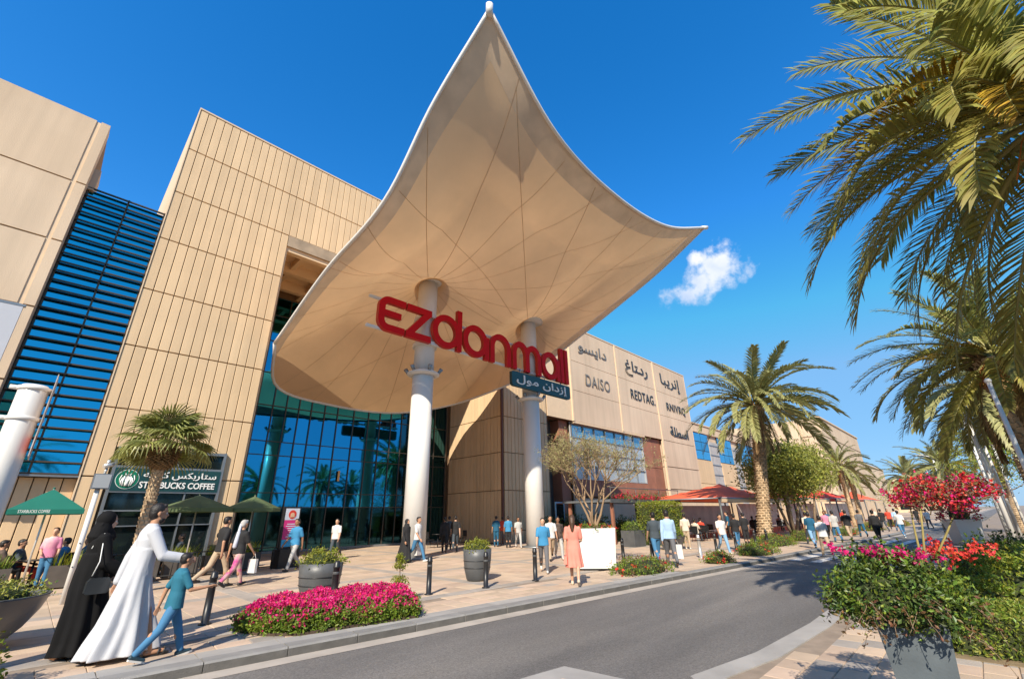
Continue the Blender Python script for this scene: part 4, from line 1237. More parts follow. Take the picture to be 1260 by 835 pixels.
def box_hedge(label, loc, d, rz=0.0, m=M_leaf, dens=260, size=.055, cat='hedge', m2=None, name='hedge'):
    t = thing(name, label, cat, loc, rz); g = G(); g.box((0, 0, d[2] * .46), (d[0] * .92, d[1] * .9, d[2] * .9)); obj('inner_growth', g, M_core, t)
    q = np.random.default_rng(int(abs(loc[0]) * 17)); A = d[0] * d[1] + 2 * (d[0] + d[1]) * d[2]; n = int(A * dens)
    P = q.uniform(-.5, .5, (n, 3)); ax = q.choice(3, n, p=np.array([d[1] * d[2], d[0] * d[2], d[0] * d[1] * .6]) / (d[1] * d[2] + d[0] * d[2] + d[0] * d[1] * .6)); sgn = q.choice([-1, 1], n)
    P[np.arange(n), ax] = .5 * sgn * q.uniform(.9, 1.02, n); P[:, 2] = np.abs(P[:, 2] * 1.0) * 2 * .5 + .5 * (ax == 2) * 0; P = P * np.array((d[0], d[1], 1)); P[:, 2] = np.clip(q.uniform(0, 1, n) * (ax != 2) + (ax == 2), 0, 1) * d[2] + np.sin(P[:, 0] * 3) * .03
    g = G(); k = int(n * (.7 if m2 else 1)); leaves(g, P[:k], size, 4, size * .6); obj('foliage', g, m, t, 'stuff')
    if m2: g = G(); leaves(g, P[k:], size, 4, size * .6); obj('foliage', g, m2, t, 'stuff')
    return t


# flower bed beside the kerb
FBp = [(3.35, 7.95), (4.4, 7.78), (5.3, 7.62), (5.75, 8.4), (6.0, 9.35), (5.4, 9.75), (4.4, 9.95), (3.3, 9.85), (2.75, 9.15), (2.95, 8.4)]
fb = thing('flower_bed', 'low bed thick with magenta petunias at the kerb around a black bollard', 'flower bed', (4.4, 8.8, 0))
g = G(); g.poly([(x - 4.4, y - 8.8) for x, y in FBp], 0.0, .035); obj('soil', g, M_soil, fb)
from mathutils.geometry import intersect_point_line
def inpoly(x, y, P):
    c = False; n = len(P)
    for i in range(n):
        x1, y1 = P[i]; x2, y2 = P[(i + 1) % n]
        if (y1 > y) != (y2 > y) and x < (x2 - x1) * (y - y1) / (y2 - y1) + x1: c = not c
    return c
def edged(x, y, P):
    return min(np.hypot(*(np.array((x, y)) - np.array(p1) - np.clip(((np.array((x, y)) - p1) @ (np.array(p2) - p1)) / ((np.array(p2) - p1) @ (np.array(p2) - p1)), 0, 1) * (np.array(p2) - p1))) for p1, p2 in zip(np.array(P), np.roll(np.array(P), -1, 0)))
q = np.random.default_rng(5); pts = []
while len(pts) < 2600:
    x, y = q.uniform(2.7, 6.1), q.uniform(7.5, 10)
    if inpoly(x, y, FBp):
        e = edged(x, y, FBp); top = .10 + .24 * min(1, (e / .22)) ** .5 + .035 * sin(x * 9) * sin(y * 8)
        pts.append((x - 4.4, y - 8.8, top, e))
pts = np.array(pts)
low = pts[:, :3].copy(); low[:, 2] *= q.uniform(.35, .92, len(low)); edge_ = pts[pts[:, 3] < .12][:, :3].copy(); edge_ = np.repeat(edge_, 3, 0); edge_[:, 2] = q.uniform(.02, .22, len(edge_))
g = G(); leaves(g, low, .06, 9, .03); leaves(g, edge_, .06, 9, .035); obj('foliage', g, M_leaf, fb, 'stuff')
sel = pts[q.uniform(size=len(pts)) < .62][:, :3]; sel[:, 2] += .015
g = G(); leaves(g, sel, .034, 7, .020, aspect=1.0, up_bias=.9); obj('blossom', g, M_mag, fb, 'stuff')
g = G(); leaves(g, sel[:60] + (0, 0, .01), .04, 5, .02, aspect=1.0, up_bias=.9); obj('blossom', g, M_coral, fb, 'stuff')
sp = thing('young_conifer', 'small upright yellow green sapling with tiered whorls at the right end of the flower bed', 'sapling', (5.85, 9.2, .08))
g = G(); g.tube([(0, 0, 0), (.01, 0, .75)], [.02, .006], 6); obj('stem', g, M_bark, sp)
P = []
for z, rad in ((.20, .20), (.27, .16), (.34, .12), (.55, .12), (.63, .09), (.74, .05)):
    for k in range(9):
        a = k * .7 + z * 9; P += [(cos(a) * rad * f, sin(a) * rad * f, z + f * .06) for f in (.4, .7, 1)]
g = G(); leaves(g, P, .06, 6, .018, aspect=.3); obj('foliage', g, M_leafy, sp, 'stuff')


def pot(label, loc, r, h, group=None):
    p = thing('plant_pot', label, 'planter', loc, group=group)
    g = G(); g.lathe([(r * .62, 0), (r * .74, .04), (r * .90, h * .35), (r * .97, h * .7), (r, h), (r * .93, h), (r * .9, h - .08)], n=36); obj('pot', g, M_dgrey, p)
    for z in (h * .40, h * .62): g = G(); rr_ = r * (.925 if z < h * .5 else .965); g.lathe([(rr_, z), (rr_ + .012, z + .008), (rr_ + .0, z + .016)], n=36); obj('band', g, M_black, p)
    g = G(); g.lathe([(r * .9, h - .09), (.02, h - .05)], n=20); obj('soil', g, M_soil, p)
    return p


pot('dark rounded plant pot behind the flower bed and its bollard', (4.95, 11.05, 0), .47, .74, 'dark round pots on the plaza')
shrub('potted_shrub', 'yellow green clipped shrub growing in the dark pot behind the flower bed', (4.95, 11.05, .68), (.50, .46, .34), M_leafy, 200, .06, m2=M_leafo)
pot('dark rounded plant pot between two bollards left of the right column', (9.15, 10.45, 0), .40, .80, 'dark round pots on the plaza')
shrub('potted_shrub', 'small pale green shrub growing in the dark pot by the right column', (9.15, 10.45, .75), (.40, .40, .30), M_leafy, 160, .055, m2=M_leafo)

bowl = thing('bowl_planter', 'wide dark grey bowl planter at the left edge of the photo', 'planter', (-.28, 10.75, 0))
g = G(); g.lathe([(.30, 0), (.42, .06), (.60, .25), (.74, .48), (.80, .66), (.82, .69), (.78, .69), (.72, .60)], n=48); obj('bowl', g, mat('dark_bowl', (0.10, 0.105, 0.11), .35, var=.2, scale=2), bowl)
g = G(); g.lathe([(.74, .62), (.02, .64)], n=24); obj('soil', g, M_soil, bowl)
shrub('bowl_shrub', 'low spreading reddish green shrub filling the wide bowl planter', (-.25, 10.75, .62), (.74, .68, .30), M_leafo, 320, .05, m2=M_leafd)
shrub('corner_bush', 'bright yellow green bush at the bottom left corner of the photo', (-.32, 8.05, 0), (.52, .62, .66), M_leafy, 420, .065, flowers=M_leafr, nf=30, m2=M_leaf)


def low_bush(loc, r, label, m=M_leaf, fl=M_coral):
    return shrub('bedding_bush', label, loc, r, m, int(260 * r[0] * r[1] + 120), .065, cat='bush', flowers=fl, nf=12, m2=M_leafr)


low_bush((13.4, 7.75, 0), (1.35, .80, .42), 'broad low green bush at the kerb right of the white planter')
low_bush((17.2, 6.95, 0), (.72, .50, .36), 'small round bush at the kerb between two larger beds')
low_bush((21.3, 6.95, 0), (1.5, .75, .42), 'flower dotted bush at the kerb left of the date palm')
low_bush((27.2, 8.0, 0), (2.3, 1.0, .50), 'wide green bed around the foot of the free standing date palm')
low_bush((31.5, 7.6, 0), (1.1, .7, .55), 'rounded clipped bush just right of the date palm trunk', fl=None)
low_bush((34.5, 7.8, 0), (1.3, .7, .55), 'rounded clipped bush beyond the date palm, second to its right', fl=None)
low_bush((39, 6.8, 0), (1.6, .7, .55), 'bush with orange flowers beside the far kerb walkers')
low_bush((48, 6.6, 0), (2.5, .9, .6), 'long flowering bush near the end of the kerb', m=M_leafy)
low_bush((60, 6.0, 0), (3.5, .9, .6), 'farthest flowering bush along the kerb', m=M_leafy)

# white square planter with the dry tree
wp = thing('square_planter', 'large white tapered square planter at the kerb holding the dry branching tree', 'planter', (13.35, 9.35, 0), radians(36))
g = G(); s0, s1, hh = .58, .66, 1.22
ro = [[(-s, -s, z), (s, -s, z), (s, s, z), (-s, s, z)] for s, z in ((s0, .06), (s1, hh), (s1 - .06, hh), (s1 - .07, hh - .12))]
g.loft(ro, True, 0, False); obj('box', g, M_white, wp); obj('base', G().box((0, 0, .03), (1.0, 1.0, .06)), M_dgrey, wp)
shrub('planter_shrub', 'low green planting with pink blooms on top of the white square planter', (13.35, 9.35, 1.13), (.72, .72, .22), M_leaf, 160, .06, flowers=M_coral, nf=26, m2=M_leafr)
dt = thing('dry_tree', 'nearly bare vase shaped tree with pale twigs growing from the white square planter', 'tree', (13.35, 9.35, 1.2))
g = G(); tips = []


def grow(g, p, d, L, r, dep, rr, tips, spread=.55, upb=.12, kids=3, sides=5):
    d = d / np.linalg.norm(d); q = p + d * L; mid = p + d * L * .5 + np.array([rr.gauss(0, .05 * L) for _ in range(3)])
    g.tube([p, mid, q], [r, r * .85, r * .66], sides, 0, False)
    if dep == 0: tips.append(q); return
    for k in range(kids if dep > 1 else 2):
        dd = d + np.array([rr.gauss(0, spread), rr.gauss(0, spread), rr.gauss(upb, spread * .6)])
        grow(g, q, dd, L * rr.uniform(.66, .86), r * .60, dep - 1, rr, tips, spread, upb, kids, sides)
        if dep <= 3: tips.append(q)


rr = random.Random(3)
for k in range(5):
    a = k * 1.26; grow(g, np.array((cos(a) * .05, sin(a) * .05, 0)), np.array((cos(a) * .42, sin(a) * .42, 1.0)), .95, .05, 5, rr, tips, .50, .10)
obj('branches', g, mat('pale_dry_wood', (0.30, 0.20, 0.12), .85, var=.2, scale=5), dt)
tp = np.array(tips); g = G(); leaves(g, tp, .06, 5, .06, aspect=.4); obj('foliage', g, mat('sparse_dry_leaf', (.30, .27, .11), .6, isl=.4, trans=.2), dt, 'stuff')


# round headed street trees right of the date palm
def broad_tree(name, label, loc, trunks, h0, cz, R, m, n=150, size=.13, npc=22, bark=M_bark, group=None, cat='tree'):
    t = thing(name, label, cat, loc, group=group); rr = random.Random(int(abs(loc[0]))); q = np.random.default_rng(int(abs(loc[0]) * 3))
    g = G(); pts = blob_points(n, (R[0], R[1], R[2] * 1.0), seed=int(abs(loc[0]))); pts[:, 2] = pts[:, 2] * q.choice([1, 1, -.7], n) + cz
    pts[: n // 4, :2] *= .55
    for k in range(trunks):
        a = 2 * pi * k / trunks + .4; b = np.array((cos(a) * .12, sin(a) * .12, 0)); e = np.array((cos(a) * R[0] * .35, sin(a) * R[1] * .35, h0 + .3))
        g.tube([b, (b + e) / 2 + (rr.gauss(0, .05), 0, 0), e], [.11, .09, .06], 7)
        for j in range(7):
            p = pts[rr.randrange(n)]; g.tube([e, (e + p) / 2 + (0, 0, -.1), p], [.045, .03, .01], 5)
    obj('trunk', g, bark, t)
    g = G(); leaves(g, pts, size, npc, size * 2.0, aspect=.4); obj('crown', g, m, t, 'stuff')
    return t


broad_tree('street_tree', 'round headed olive green tree with several thin trunks just right of the date palm', (36.5, 9.3, 0), 4, 2.2, 3.9, (2.3, 2.1, 1.7), M_leafo, 520, .22, 34)
broad_tree('street_tree', 'second round headed olive tree, right behind the first multi trunk one', (43, 9.6, 0), 3, 2.6, 4.5, (2.2, 2.1, 1.6), M_leafo, 460, .22, 32)
broad_tree('street_tree', 'dense green tree behind the third palm on the right side', (34, -3.5, -.1), 2, 2, 4.2, (3.0, 2.6, 2.2), M_leaf, 170, .16, 24)
broad_tree('street_tree', 'yellow flowering tree among the right hand palms', (42, -1.2, -.1), 2, 2, 4.4, (2.6, 2.4, 1.9), M_leafy, 150, .16, 24)
broad_tree('street_tree', 'dark green far tree at the end of the street', (110, 2, 0), 2, 2, 4.2, (7, 6, 3.2), M_leafd, 170, .35, 22)
broad_tree('street_tree', 'far green tree in front of the lowest building', (140, 8, 0), 2, 2, 4.2, (9, 8, 3.4), M_leafo, 170, .4, 22)
# planting strip in front of the cladding between column and shop wing
for i, (x, y, rx, h) in enumerate(((24.2, 20.6, 1.3, 1.5), (26.6, 20.4, 1.4, 1.9), (29.4, 20.2, 1.5, 1.7), (32.6, 19.9, 1.7, 1.5), (27.5, 17.0, 1.2, 1.3), (30.5, 16.6, 1.3, 1.4))):
    shrub('garden_shrub', ['dark bushy shrub right of the right column', 'tall dark shrub behind the dry tree, nearest the cladding', 'dark shrub behind the dry tree trunk', 'spreading shrub under the pergola roof', 'low shrub left of the pergola post', 'low shrub right of the pergola post'][i], (x, y, 0), (rx, 1.0, h), M_leafd, 220, .12, m2=M_leaf, n_per=6)
box_hedge('bright green clipped block hedge left of the red tent', (25.6, 13.2, 0), (3.0, 1.4, 2.15), m=M_leafy, dens=110, size=.085, m2=M_leaf)

# right side beds
box_hedge('low clipped green hedge in the bottom right corner', (9.35, .05, -.1), (1.25, 1.5, .46), radians(4), M_leaf, 700, .05, m2=M_leafo)
shrub('garden_bush', 'bright rounded bush at the right edge above the low corner hedge', (12.0, -.25, -.1), (1.1, .85, .98), M_leaf, 950, .075, m2=M_leafy)
shrub('garden_bush', 'smaller bright bush behind the large foreground planter on its right', (10.4, .80, -.1), (.60, .42, .72), M_leafy, 420, .07, m2=M_leaf)
shrub('garden_bush', 'dark spreading bush under the white poles at the right edge', (18.5, -.25, -.1), (1.7, 1.1, 1.0), M_leafd, 650, .10, m2=M_leaf)
shrub('garden_bush', 'bright green bush left of the dark one under the white poles', (16.2, .35, -.1), (1.0, .6, .8), M_leaf, 480, .085)
obj('soil', G().poly([(8.5, -4), (40, -6), (40, -.6), (14.5, .7), (9.0, 1.0), (8.5, .8)], -.10, -.086), mat('planting_soil', (0.22, 0.16, 0.09), .95, var=.25, scale=5, bump=.5), near_pav)

# foreground planter with trailing plant
fpnt = thing('tall_planter', 'tall grey tapered square planter in the bottom right foreground', 'planter', (5.45, .68, -.1), radians(8))
g = G(); prof = ((.155, 0), (.235, .90), (.20, .90), (.195, .83))
g.loft([[(-s, -s, z), (s, -s, z), (s, s, z), (-s, s, z)] for s, z in prof], True, 0, False)
obj('box', g, mat('blue_grey_planter', (0.115, 0.135, 0.15), .45, var=.25, scale=2.2, bump=.1, coat=.15), fpnt)
tpn = thing('trailing_plant', 'dense trailing green plant with a few pink flowers spilling over the tall grey planter', 'potted plant', (5.45, .70, .80))
q = np.random.default_rng(77)
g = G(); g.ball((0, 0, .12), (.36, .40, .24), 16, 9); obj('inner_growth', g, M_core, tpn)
P1 = blob_points(900, (.46, .52, .46), 4); P1[:, 2] = P1[:, 2] * q.choice([1, 1, 1, -.28], 900) + .05
g = G(); leaves(g, P1[:600], .045, 9, .035, aspect=.5); obj('foliage', g, M_leafd, tpn, 'stuff')
g = G(); leaves(g, P1[500:], .042, 9, .035, aspect=.5); obj('foliage', g, M_leaf, tpn, 'stuff')
g = G(); P = []
for k in range(46):
    a = q.uniform(0, 2 * pi); R0 = q.uniform(.30, .42); pts_ = [np.array((cos(a) * R0, sin(a) * R0, q.uniform(-.05, .2)))]; tw = q.normal() * .5
    for j in range(8):
        a += tw * .35 + q.normal() * .25; pts_.append(pts_[-1] + np.array((cos(a) * .028, sin(a) * .028, .016 - .009 * j + q.normal() * .012))); P.append(pts_[-1])
    g.tube(pts_, .0022, 4)
obj('stems', g, M_bark, tpn)
g = G(); leaves(g, P, .035, 3, .015, aspect=.5); obj('foliage', g, M_leafr, tpn, 'stuff')
fl = np.array([(-.05 + q.normal() * .10, -.02 + q.normal() * .20, .48 + q.normal() * .03) for _ in range(34)])
g = G(); leaves(g, fl, .032, 12, .016, aspect=1, up_bias=.4); obj('blossom', g, M_mag, tpn, 'stuff')
# bougainvillea growing out of the planter
g = G(); leaves(g, np.array([(q.normal() * .12 + .26, -.44 + q.normal() * .13, .50 + q.normal() * .04) for _ in range(40)]), .026, 12, .016, aspect=1, up_bias=.4); obj('blossom', g, M_coral, tpn, 'stuff')
bo = thing('bougainvillea', 'small bougainvillea with yellow stems and red crown rising from the tall planter', 'flowering tree', (5.58, .42, 1.0))
for (bx, by, tx, ty, tz) in ((-.02, .03, -.02, -.06, .68), (.03, -.05, .03, -.30, .66), (.0, .06, .02, .02, .64)):
    g = G(); g.tube([(bx, by, 0), (bx * 1.2, by * .9, .25), ((bx + tx) / 2, (by + ty) / 2, .45), (tx, ty, tz)], [.012, .010, .008, .005], 7); obj('stem', g, mat('olive_bark', (0.30, 0.24, 0.08), .85, var=.25, scale=9), bo)
rr = random.Random(8); g = G()
for k in range(30):
    e = np.array((rr.uniform(-.2, .2), rr.uniform(-.56, .16), .74 + rr.uniform(-.08, .14))); b0_ = np.array((0, e[1] * .4 - .08, .62)); g.tube([b0_, (b0_ + e) / 2 + (0, 0, .02), e], [.006, .004, .002], 4)
obj('branches', g, M_bark, bo)
q = np.random.default_rng(6); Pb = q.uniform(-1, 1, size=(900, 3)); Pb = Pb[(Pb ** 2).sum(1) < 1][:430] * np.array((.20, .40, .13)); Pb[:, 2] += .04 * np.sin(Pb[:, 1] * 18); Pb += np.array((0, -.20, .77))
g = G(); leaves(g, Pb[:170], .034, 5, .028, aspect=.6); obj('foliage', g, M_leafr, bo, 'stuff')
g = G(); leaves(g, Pb[170:290], .025, 7, .022, aspect=.9, up_bias=0); obj('blossom', g, M_coral, bo, 'stuff')
g = G(); leaves(g, Pb[290:350], .025, 7, .022, aspect=.9, up_bias=0); obj('blossom', g, M_mag, bo, 'stuff')
g = G(); leaves(g, Pb[350:], .025, 7, .022, aspect=.9, up_bias=0); obj('blossom', g, M_crim, bo, 'stuff')
# small white planter far right with red flowering plant
wp2 = thing('square_planter', 'far white tapered planter at the right side of the street holding red blooms', 'planter', (33.0, .80, -.1), radians(30))
g = G(); g.loft([[(-s, -s, z), (s, -s, z), (s, s, z), (-s, s, z)] for s, z in ((.42, .0), (.55, 1.15), (.5, 1.15), (.5, 1.05))], True, 0, False); obj('box', g, M_white, wp2)
shrub('planter_shrub', 'red flowering shrub in the far white planter', (33.0, .80, .95), (.9, .9, 1.2), M_leafo, 120, .09, flowers=M_crim, nf=130, m2=M_leafr)

box_hedge('long dark hedge across the road behind the viewer', (5, -19, -.1), (70, 2.0, 3.2), m=M_leafd, dens=14, size=.35)  # unseen hedge and trees added to give the mirror glass a dark reflection
broad_tree('street_tree', 'large dark tree across the road behind the viewer', (-6, -17, -.1), 2, 2.4, 5.0, (4, 3.6, 2.6), M_leafd, 130, .35, 22)
broad_tree('street_tree', 'second dark tree across the road behind the viewer', (12, -18, -.1), 2, 2.4, 4.6, (4, 3.6, 2.4), M_leafd, 130, .35, 22)

# ------------------------------------------------------------------ people
def skinmat(n, c): return mat(n, c, .55, var=.06, scale=6)
def cloth(n, c, **k): return mat('cloth_' + n, c, .85, var=.10, scale=4, bump=.25, bscale=14, **k)


SK = [skinmat('skin_tan', (0.42, 0.22, 0.13)), skinmat('skin_brown', (0.27, 0.13, 0.07)), skinmat('skin_light', (0.55, 0.32, 0.21))]
M_hair = mat('black_hair', (0.012, 0.009, 0.008), .5, var=.3, scale=12, bump=.4, bscale=60)
M_hairb = mat('brown_hair', (0.07, 0.032, 0.015), .5, var=.3, scale=12, bump=.4, bscale=60)
M_eye = mat('eye_white', (.7, .68, .64), .3); M_dark = mat('dark_iris', (.01, .008, .006), .3)


def solid(g, vox, smooth=3, name='body', mats=None, fac=.5):
    """fuse overlapping closed shapes into one continuous skin"""
    me = g.mesh(name, mats); o = bpy.data.objects.new('tmp', me); COL.objects.link(o)
    m = o.modifiers.new('r', 'REMESH'); m.mode = 'VOXEL'; m.voxel_size = vox; m.use_smooth_shade = True
    if smooth: s = o.modifiers.new('s', 'SMOOTH'); s.factor = fac; s.iterations = smooth
    dg = bpy.context.evaluated_depsgraph_get(); out = bpy.data.meshes.new_from_object(o.evaluated_get(dg))
    bpy.data.objects.remove(o); bpy.data.meshes.remove(me); out.name = name
    if not out.materials: 
        for mm in (mats if isinstance(mats, (list, tuple)) else [mats]): out.materials.append(mm)
    return out


def rot2(v, a):  # rotate in XZ plane, positive swings the limb forward (+X)
    return np.array((v[0] * cos(a) - v[2] * sin(a), v[1], v[0] * sin(a) + v[2] * cos(a)))


def skeleton(H, p):
    """joint positions; p: hipL hipR kneeL kneeR shL shR elL elR (deg), abL abR abduction, lean"""
    J = {}; hip = .53 * H
    d = lambda k, v=0: radians(p.get(k, v))
    J['hip'] = np.array((0, 0, 0.0)); low = 9
    for s, n in ((1, 'L'), (-1, 'R')):
        h = np.array((0, s * .048 * H, 0)); a = d('hip' + n); k = h + rot2((0, 0, -.245 * H), a); k[1] += s * .004 * H
        an = k + rot2((0, 0, -.245 * H), a - d('knee' + n)); J['h' + n], J['k' + n], J['a' + n] = h, k, an; low = min(low, an[2])
    lift = -low + .042 * H
    if 'seat' in p: lift = p['seat']
    for k in list(J): J[k] = J[k] + (0, 0, lift)
    ln = d('lean')
    def T(v): return J['hip'] + rot2(np.array(v) * H, -ln)
    J['T'] = T
    J['neck'] = T((.0, 0, .31)); J['head'] = T((.012, 0, .396)); J['chest'] = T((0, 0, .22))
    for s, n in ((1, 'L'), (-1, 'R')):
        sh = T((-.002, s * .096, .262)); J['s' + n] = sh; a = d('sh' + n); ab = d('ab' + n, 8)
        v = rot2((0, 0, -.172 * H), a); v = np.array((v[0], s * .172 * H * sin(ab) , v[2] * cos(ab))); J['e' + n] = sh + v
        b = a + d('el' + n, 18); v = rot2((0, 0, -.150 * H), b); inw = d('in' + n); v = np.array((v[0] * cos(inw), s * (.01 * H - .150 * H * sin(inw)), v[2])); J['w' + n] = J['e' + n] + v
        J['hd' + n] = v / np.linalg.norm(v)
    return J


def torso_rings(J, H, spec, n=20):
    out = []
    for (z, rx, ry, cx) in spec:
        th = np.arange(n) * 2 * pi / n
        out.append(np.array([J['T']((cx + rx * np.sign(cos(t)) * abs(cos(t)) ** .92, ry * np.sign(sin(t)) * abs(sin(t)) ** .95, z)) for t in th]))
    return out


TOR = [(-.03, .055, .082, 0), (.0, .064, .093, 0), (.05, .060, .090, 0), (.10, .054, .080, .002), (.16, .060, .086, .002), (.22, .064, .098, 0), (.262, .056, .092, -.002), (.290, .042, .064, -.004), (.312, .029, .040, -.004)]


def hand(g, w, d, H, side, curl=.5, s=1.0):
    """palm, four fingers of different lengths and a thumb"""
    d = np.array(d); lat = np.array((1.0, 0, 0)) - d * d[0]; lat /= np.linalg.norm(lat) + 1e-9; nrm = np.cross(d, lat)
    nrm = nrm * side; u = H / 1.75 * s
    pc = w + d * .045 * u
    for k in (-1, 0, 1): g.caps(w + d * .01 * u + lat * k * .012 * u, w + d * .078 * u + lat * k * .024 * u, .014 * u, .014 * u, 8)
    for k, ln in enumerate((.068, .078, .073, .056)):
        b = w + d * .085 * u + lat * (.030 - k * .020) * u; c1 = b + (d * cos(curl * .5) + nrm * sin(curl * .5)) * ln * .5 * u; c2 = c1 + (d * cos(curl * 1.6) + nrm * sin(curl * 1.6)) * ln * .5 * u
        g.tube([b, c1, c2], [.0098 * u, .009 * u, .0075 * u], 6)
    b = w + d * .03 * u + lat * .030 * u; c1 = b + (d * .6 + lat * .75 + nrm * .2) * .035 * u; g.tube([b, c1, c1 + (d * .95 + nrm * .3) * .032 * u], [.012 * u, .011 * u, .009 * u], 6)


def head(g, J, H, face=True, yaw=0.0):
    c = J['head']; u = H * 1.05; H = u
    def P(x, y, z):
        v = np.array((x * cos(yaw) - y * sin(yaw), x * sin(yaw) + y * cos(yaw), z)); return c + v * u
    R = [[cos(yaw), -sin(yaw), 0], [sin(yaw), cos(yaw), 0], [0, 0, 1]]
    g.ball(P(-.004, 0, .012), (.054 * u, .043 * u, .052 * u), 20, 14, R=R)
    g.ball(P(.012, 0, -.022), (.038 * u, .034 * u, .044 * u), 18, 12, R=R)
    g.caps(P(.018, 0, -.047), P(.030, 0, -.050), .018 * u, .013 * u)
    g.caps(J['neck'] + (0, 0, -.03 * u), P(-.006, 0, -.04), .034 * u, .030 * u, 14)
    g.tube([P(.046, 0, .004), P(.058, 0, -.016), P(.050, 0, -.021)], [.005 * u, .0085 * u, .007 * u], 7)
    g.tube([P(.044, -.012, -.033), P(.049, 0, -.033), P(.044, .012, -.033)], [.003 * u, .0048 * u, .003 * u], 6)
    g.tube([P(.042, -.026, .012), P(.050, 0, .011), P(.042, .026, .012)], [.005 * u, .0055 * u, .005 * u], 6)
    for s in (-1, 1): g.ball(P(-.004, s * .044, -.006), (.010 * u, .005 * u, .016 * u), 8, 6, R=R)
    return P


def bare_body(H, J, curl=.5, yaw=0.0, face=True):
    g = G(); g.loft(torso_rings(J, H, TOR), True)
    for n, s in (('L', 1), ('R', -1)):
        g.caps(J['h' + n], J['k' + n], .048 * H, .031 * H, 14); g.caps(J['k' + n], J['a' + n], .031 * H, .020 * H, 14)
        mid = J['k' + n] * .65 + J['a' + n] * .35 + np.array((-.010 * H, 0, 0)); g.ball(mid, (.030 * H, .028 * H, .055 * H), 12, 8)
        f = J['a' + n]; pitch = J.get('toe' + n, 0); td = np.array((cos(pitch), 0, sin(pitch))); g.caps(f + (-.018 * H, 0, -.020 * H), f + td * .085 * H + (0, 0, -.026 * H), .020 * H, .015 * H)
        g.caps(J['s' + n], J['e' + n], .030 * H, .023 * H, 12); g.caps(J['e' + n], J['w' + n], .023 * H, .015 * H, 12)
        hand(g, J['w' + n], J['hd' + n], H, s, curl)
    P = head(g, J, H, face, yaw)
    return g, P


def shirt_g(H, J, long=False, e=.011, hemz=-.035):
    g = G(); sp = [(z, rx + e, ry + e, cx) for z, rx, ry, cx in TOR if z > hemz - .001]; sp = [(hemz, .070 + e, .098 + e, 0)] + sp[1:]
    sp[-1] = (.316, .034, .045, -.004)
    g.loft(torso_rings(J, H, sp), True)
    for n in 'LR':
        el = J['e' + n] if long else J['s' + n] * .22 + J['e' + n] * .78
        g.caps(J['s' + n], el, .035 * H, (.030 if long else .034) * H, 14)
        if long: g.caps(J['e' + n], J['w' + n], .030 * H, .022 * H, 12)
    return g


def trouser_g(H, J, wide=1.0):
    g = G(); g.loft(torso_rings(J, H, [(-.055, .060, .088, 0), (-.02, .070, .100, 0), (.02, .070, .098, 0), (.055, .066, .094, 0)]), True)
    for n in 'LR':
        g.caps(J['h' + n], J['k' + n], .057 * H, .040 * H * wide, 16); g.caps(J['k' + n], J['a' + n] + (0, 0, .012 * H), .039 * H * wide, .030 * H * wide, 16)
    return g


def shoe_g(H, J, feet='LR'):
    g = G()
    for n in feet:
        f = J['a' + n]; pitch = J.get('toe' + n, 0); td = np.array((cos(pitch), 0, sin(pitch))); up_ = np.array((-sin(pitch), 0, cos(pitch)))
        g.caps(f - td * .022 * H - up_ * .018 * H, f + td * .090 * H - up_ * .027 * H, .025 * H, .018 * H, 12); g.caps(f + up_ * .0, f + td * .04 * H - up_ * .02 * H, .024 * H, .021 * H, 12)
    return g


def hair_g(H, P, long=0, R=None):
    H = H * 1.05
    g = G(); g.ball(P(-.010, 0, .017), (.0555 * H, .0455 * H, .0500 * H), 20, 12, R=R); g.ball(P(-.026, 0, .0), (.038 * H, .043 * H, .048 * H), 16, 10, R=R)
    g.caps(P(.022, .018, .048), P(.026, -.018, .048), .015 * H, .015 * H)
    if long:
        g.caps(P(-.035, 0, .0), P(-.055, .0, -.05), .048 * H, .042 * H); g.caps(P(-.055, .0, -.06), P(-.062, 0, -long), .044 * H, .026 * H)
    return g


def walk(ph, arms=1.0, **k):
    p = dict(hipL=24 * ph, hipR=-20 * ph, kneeL=6 if ph > 0 else 26, kneeR=26 if ph > 0 else 6, shL=-18 * ph * arms, shR=20 * ph * arms, elL=14, elR=20); p.update(k); return p


BODIES = {}


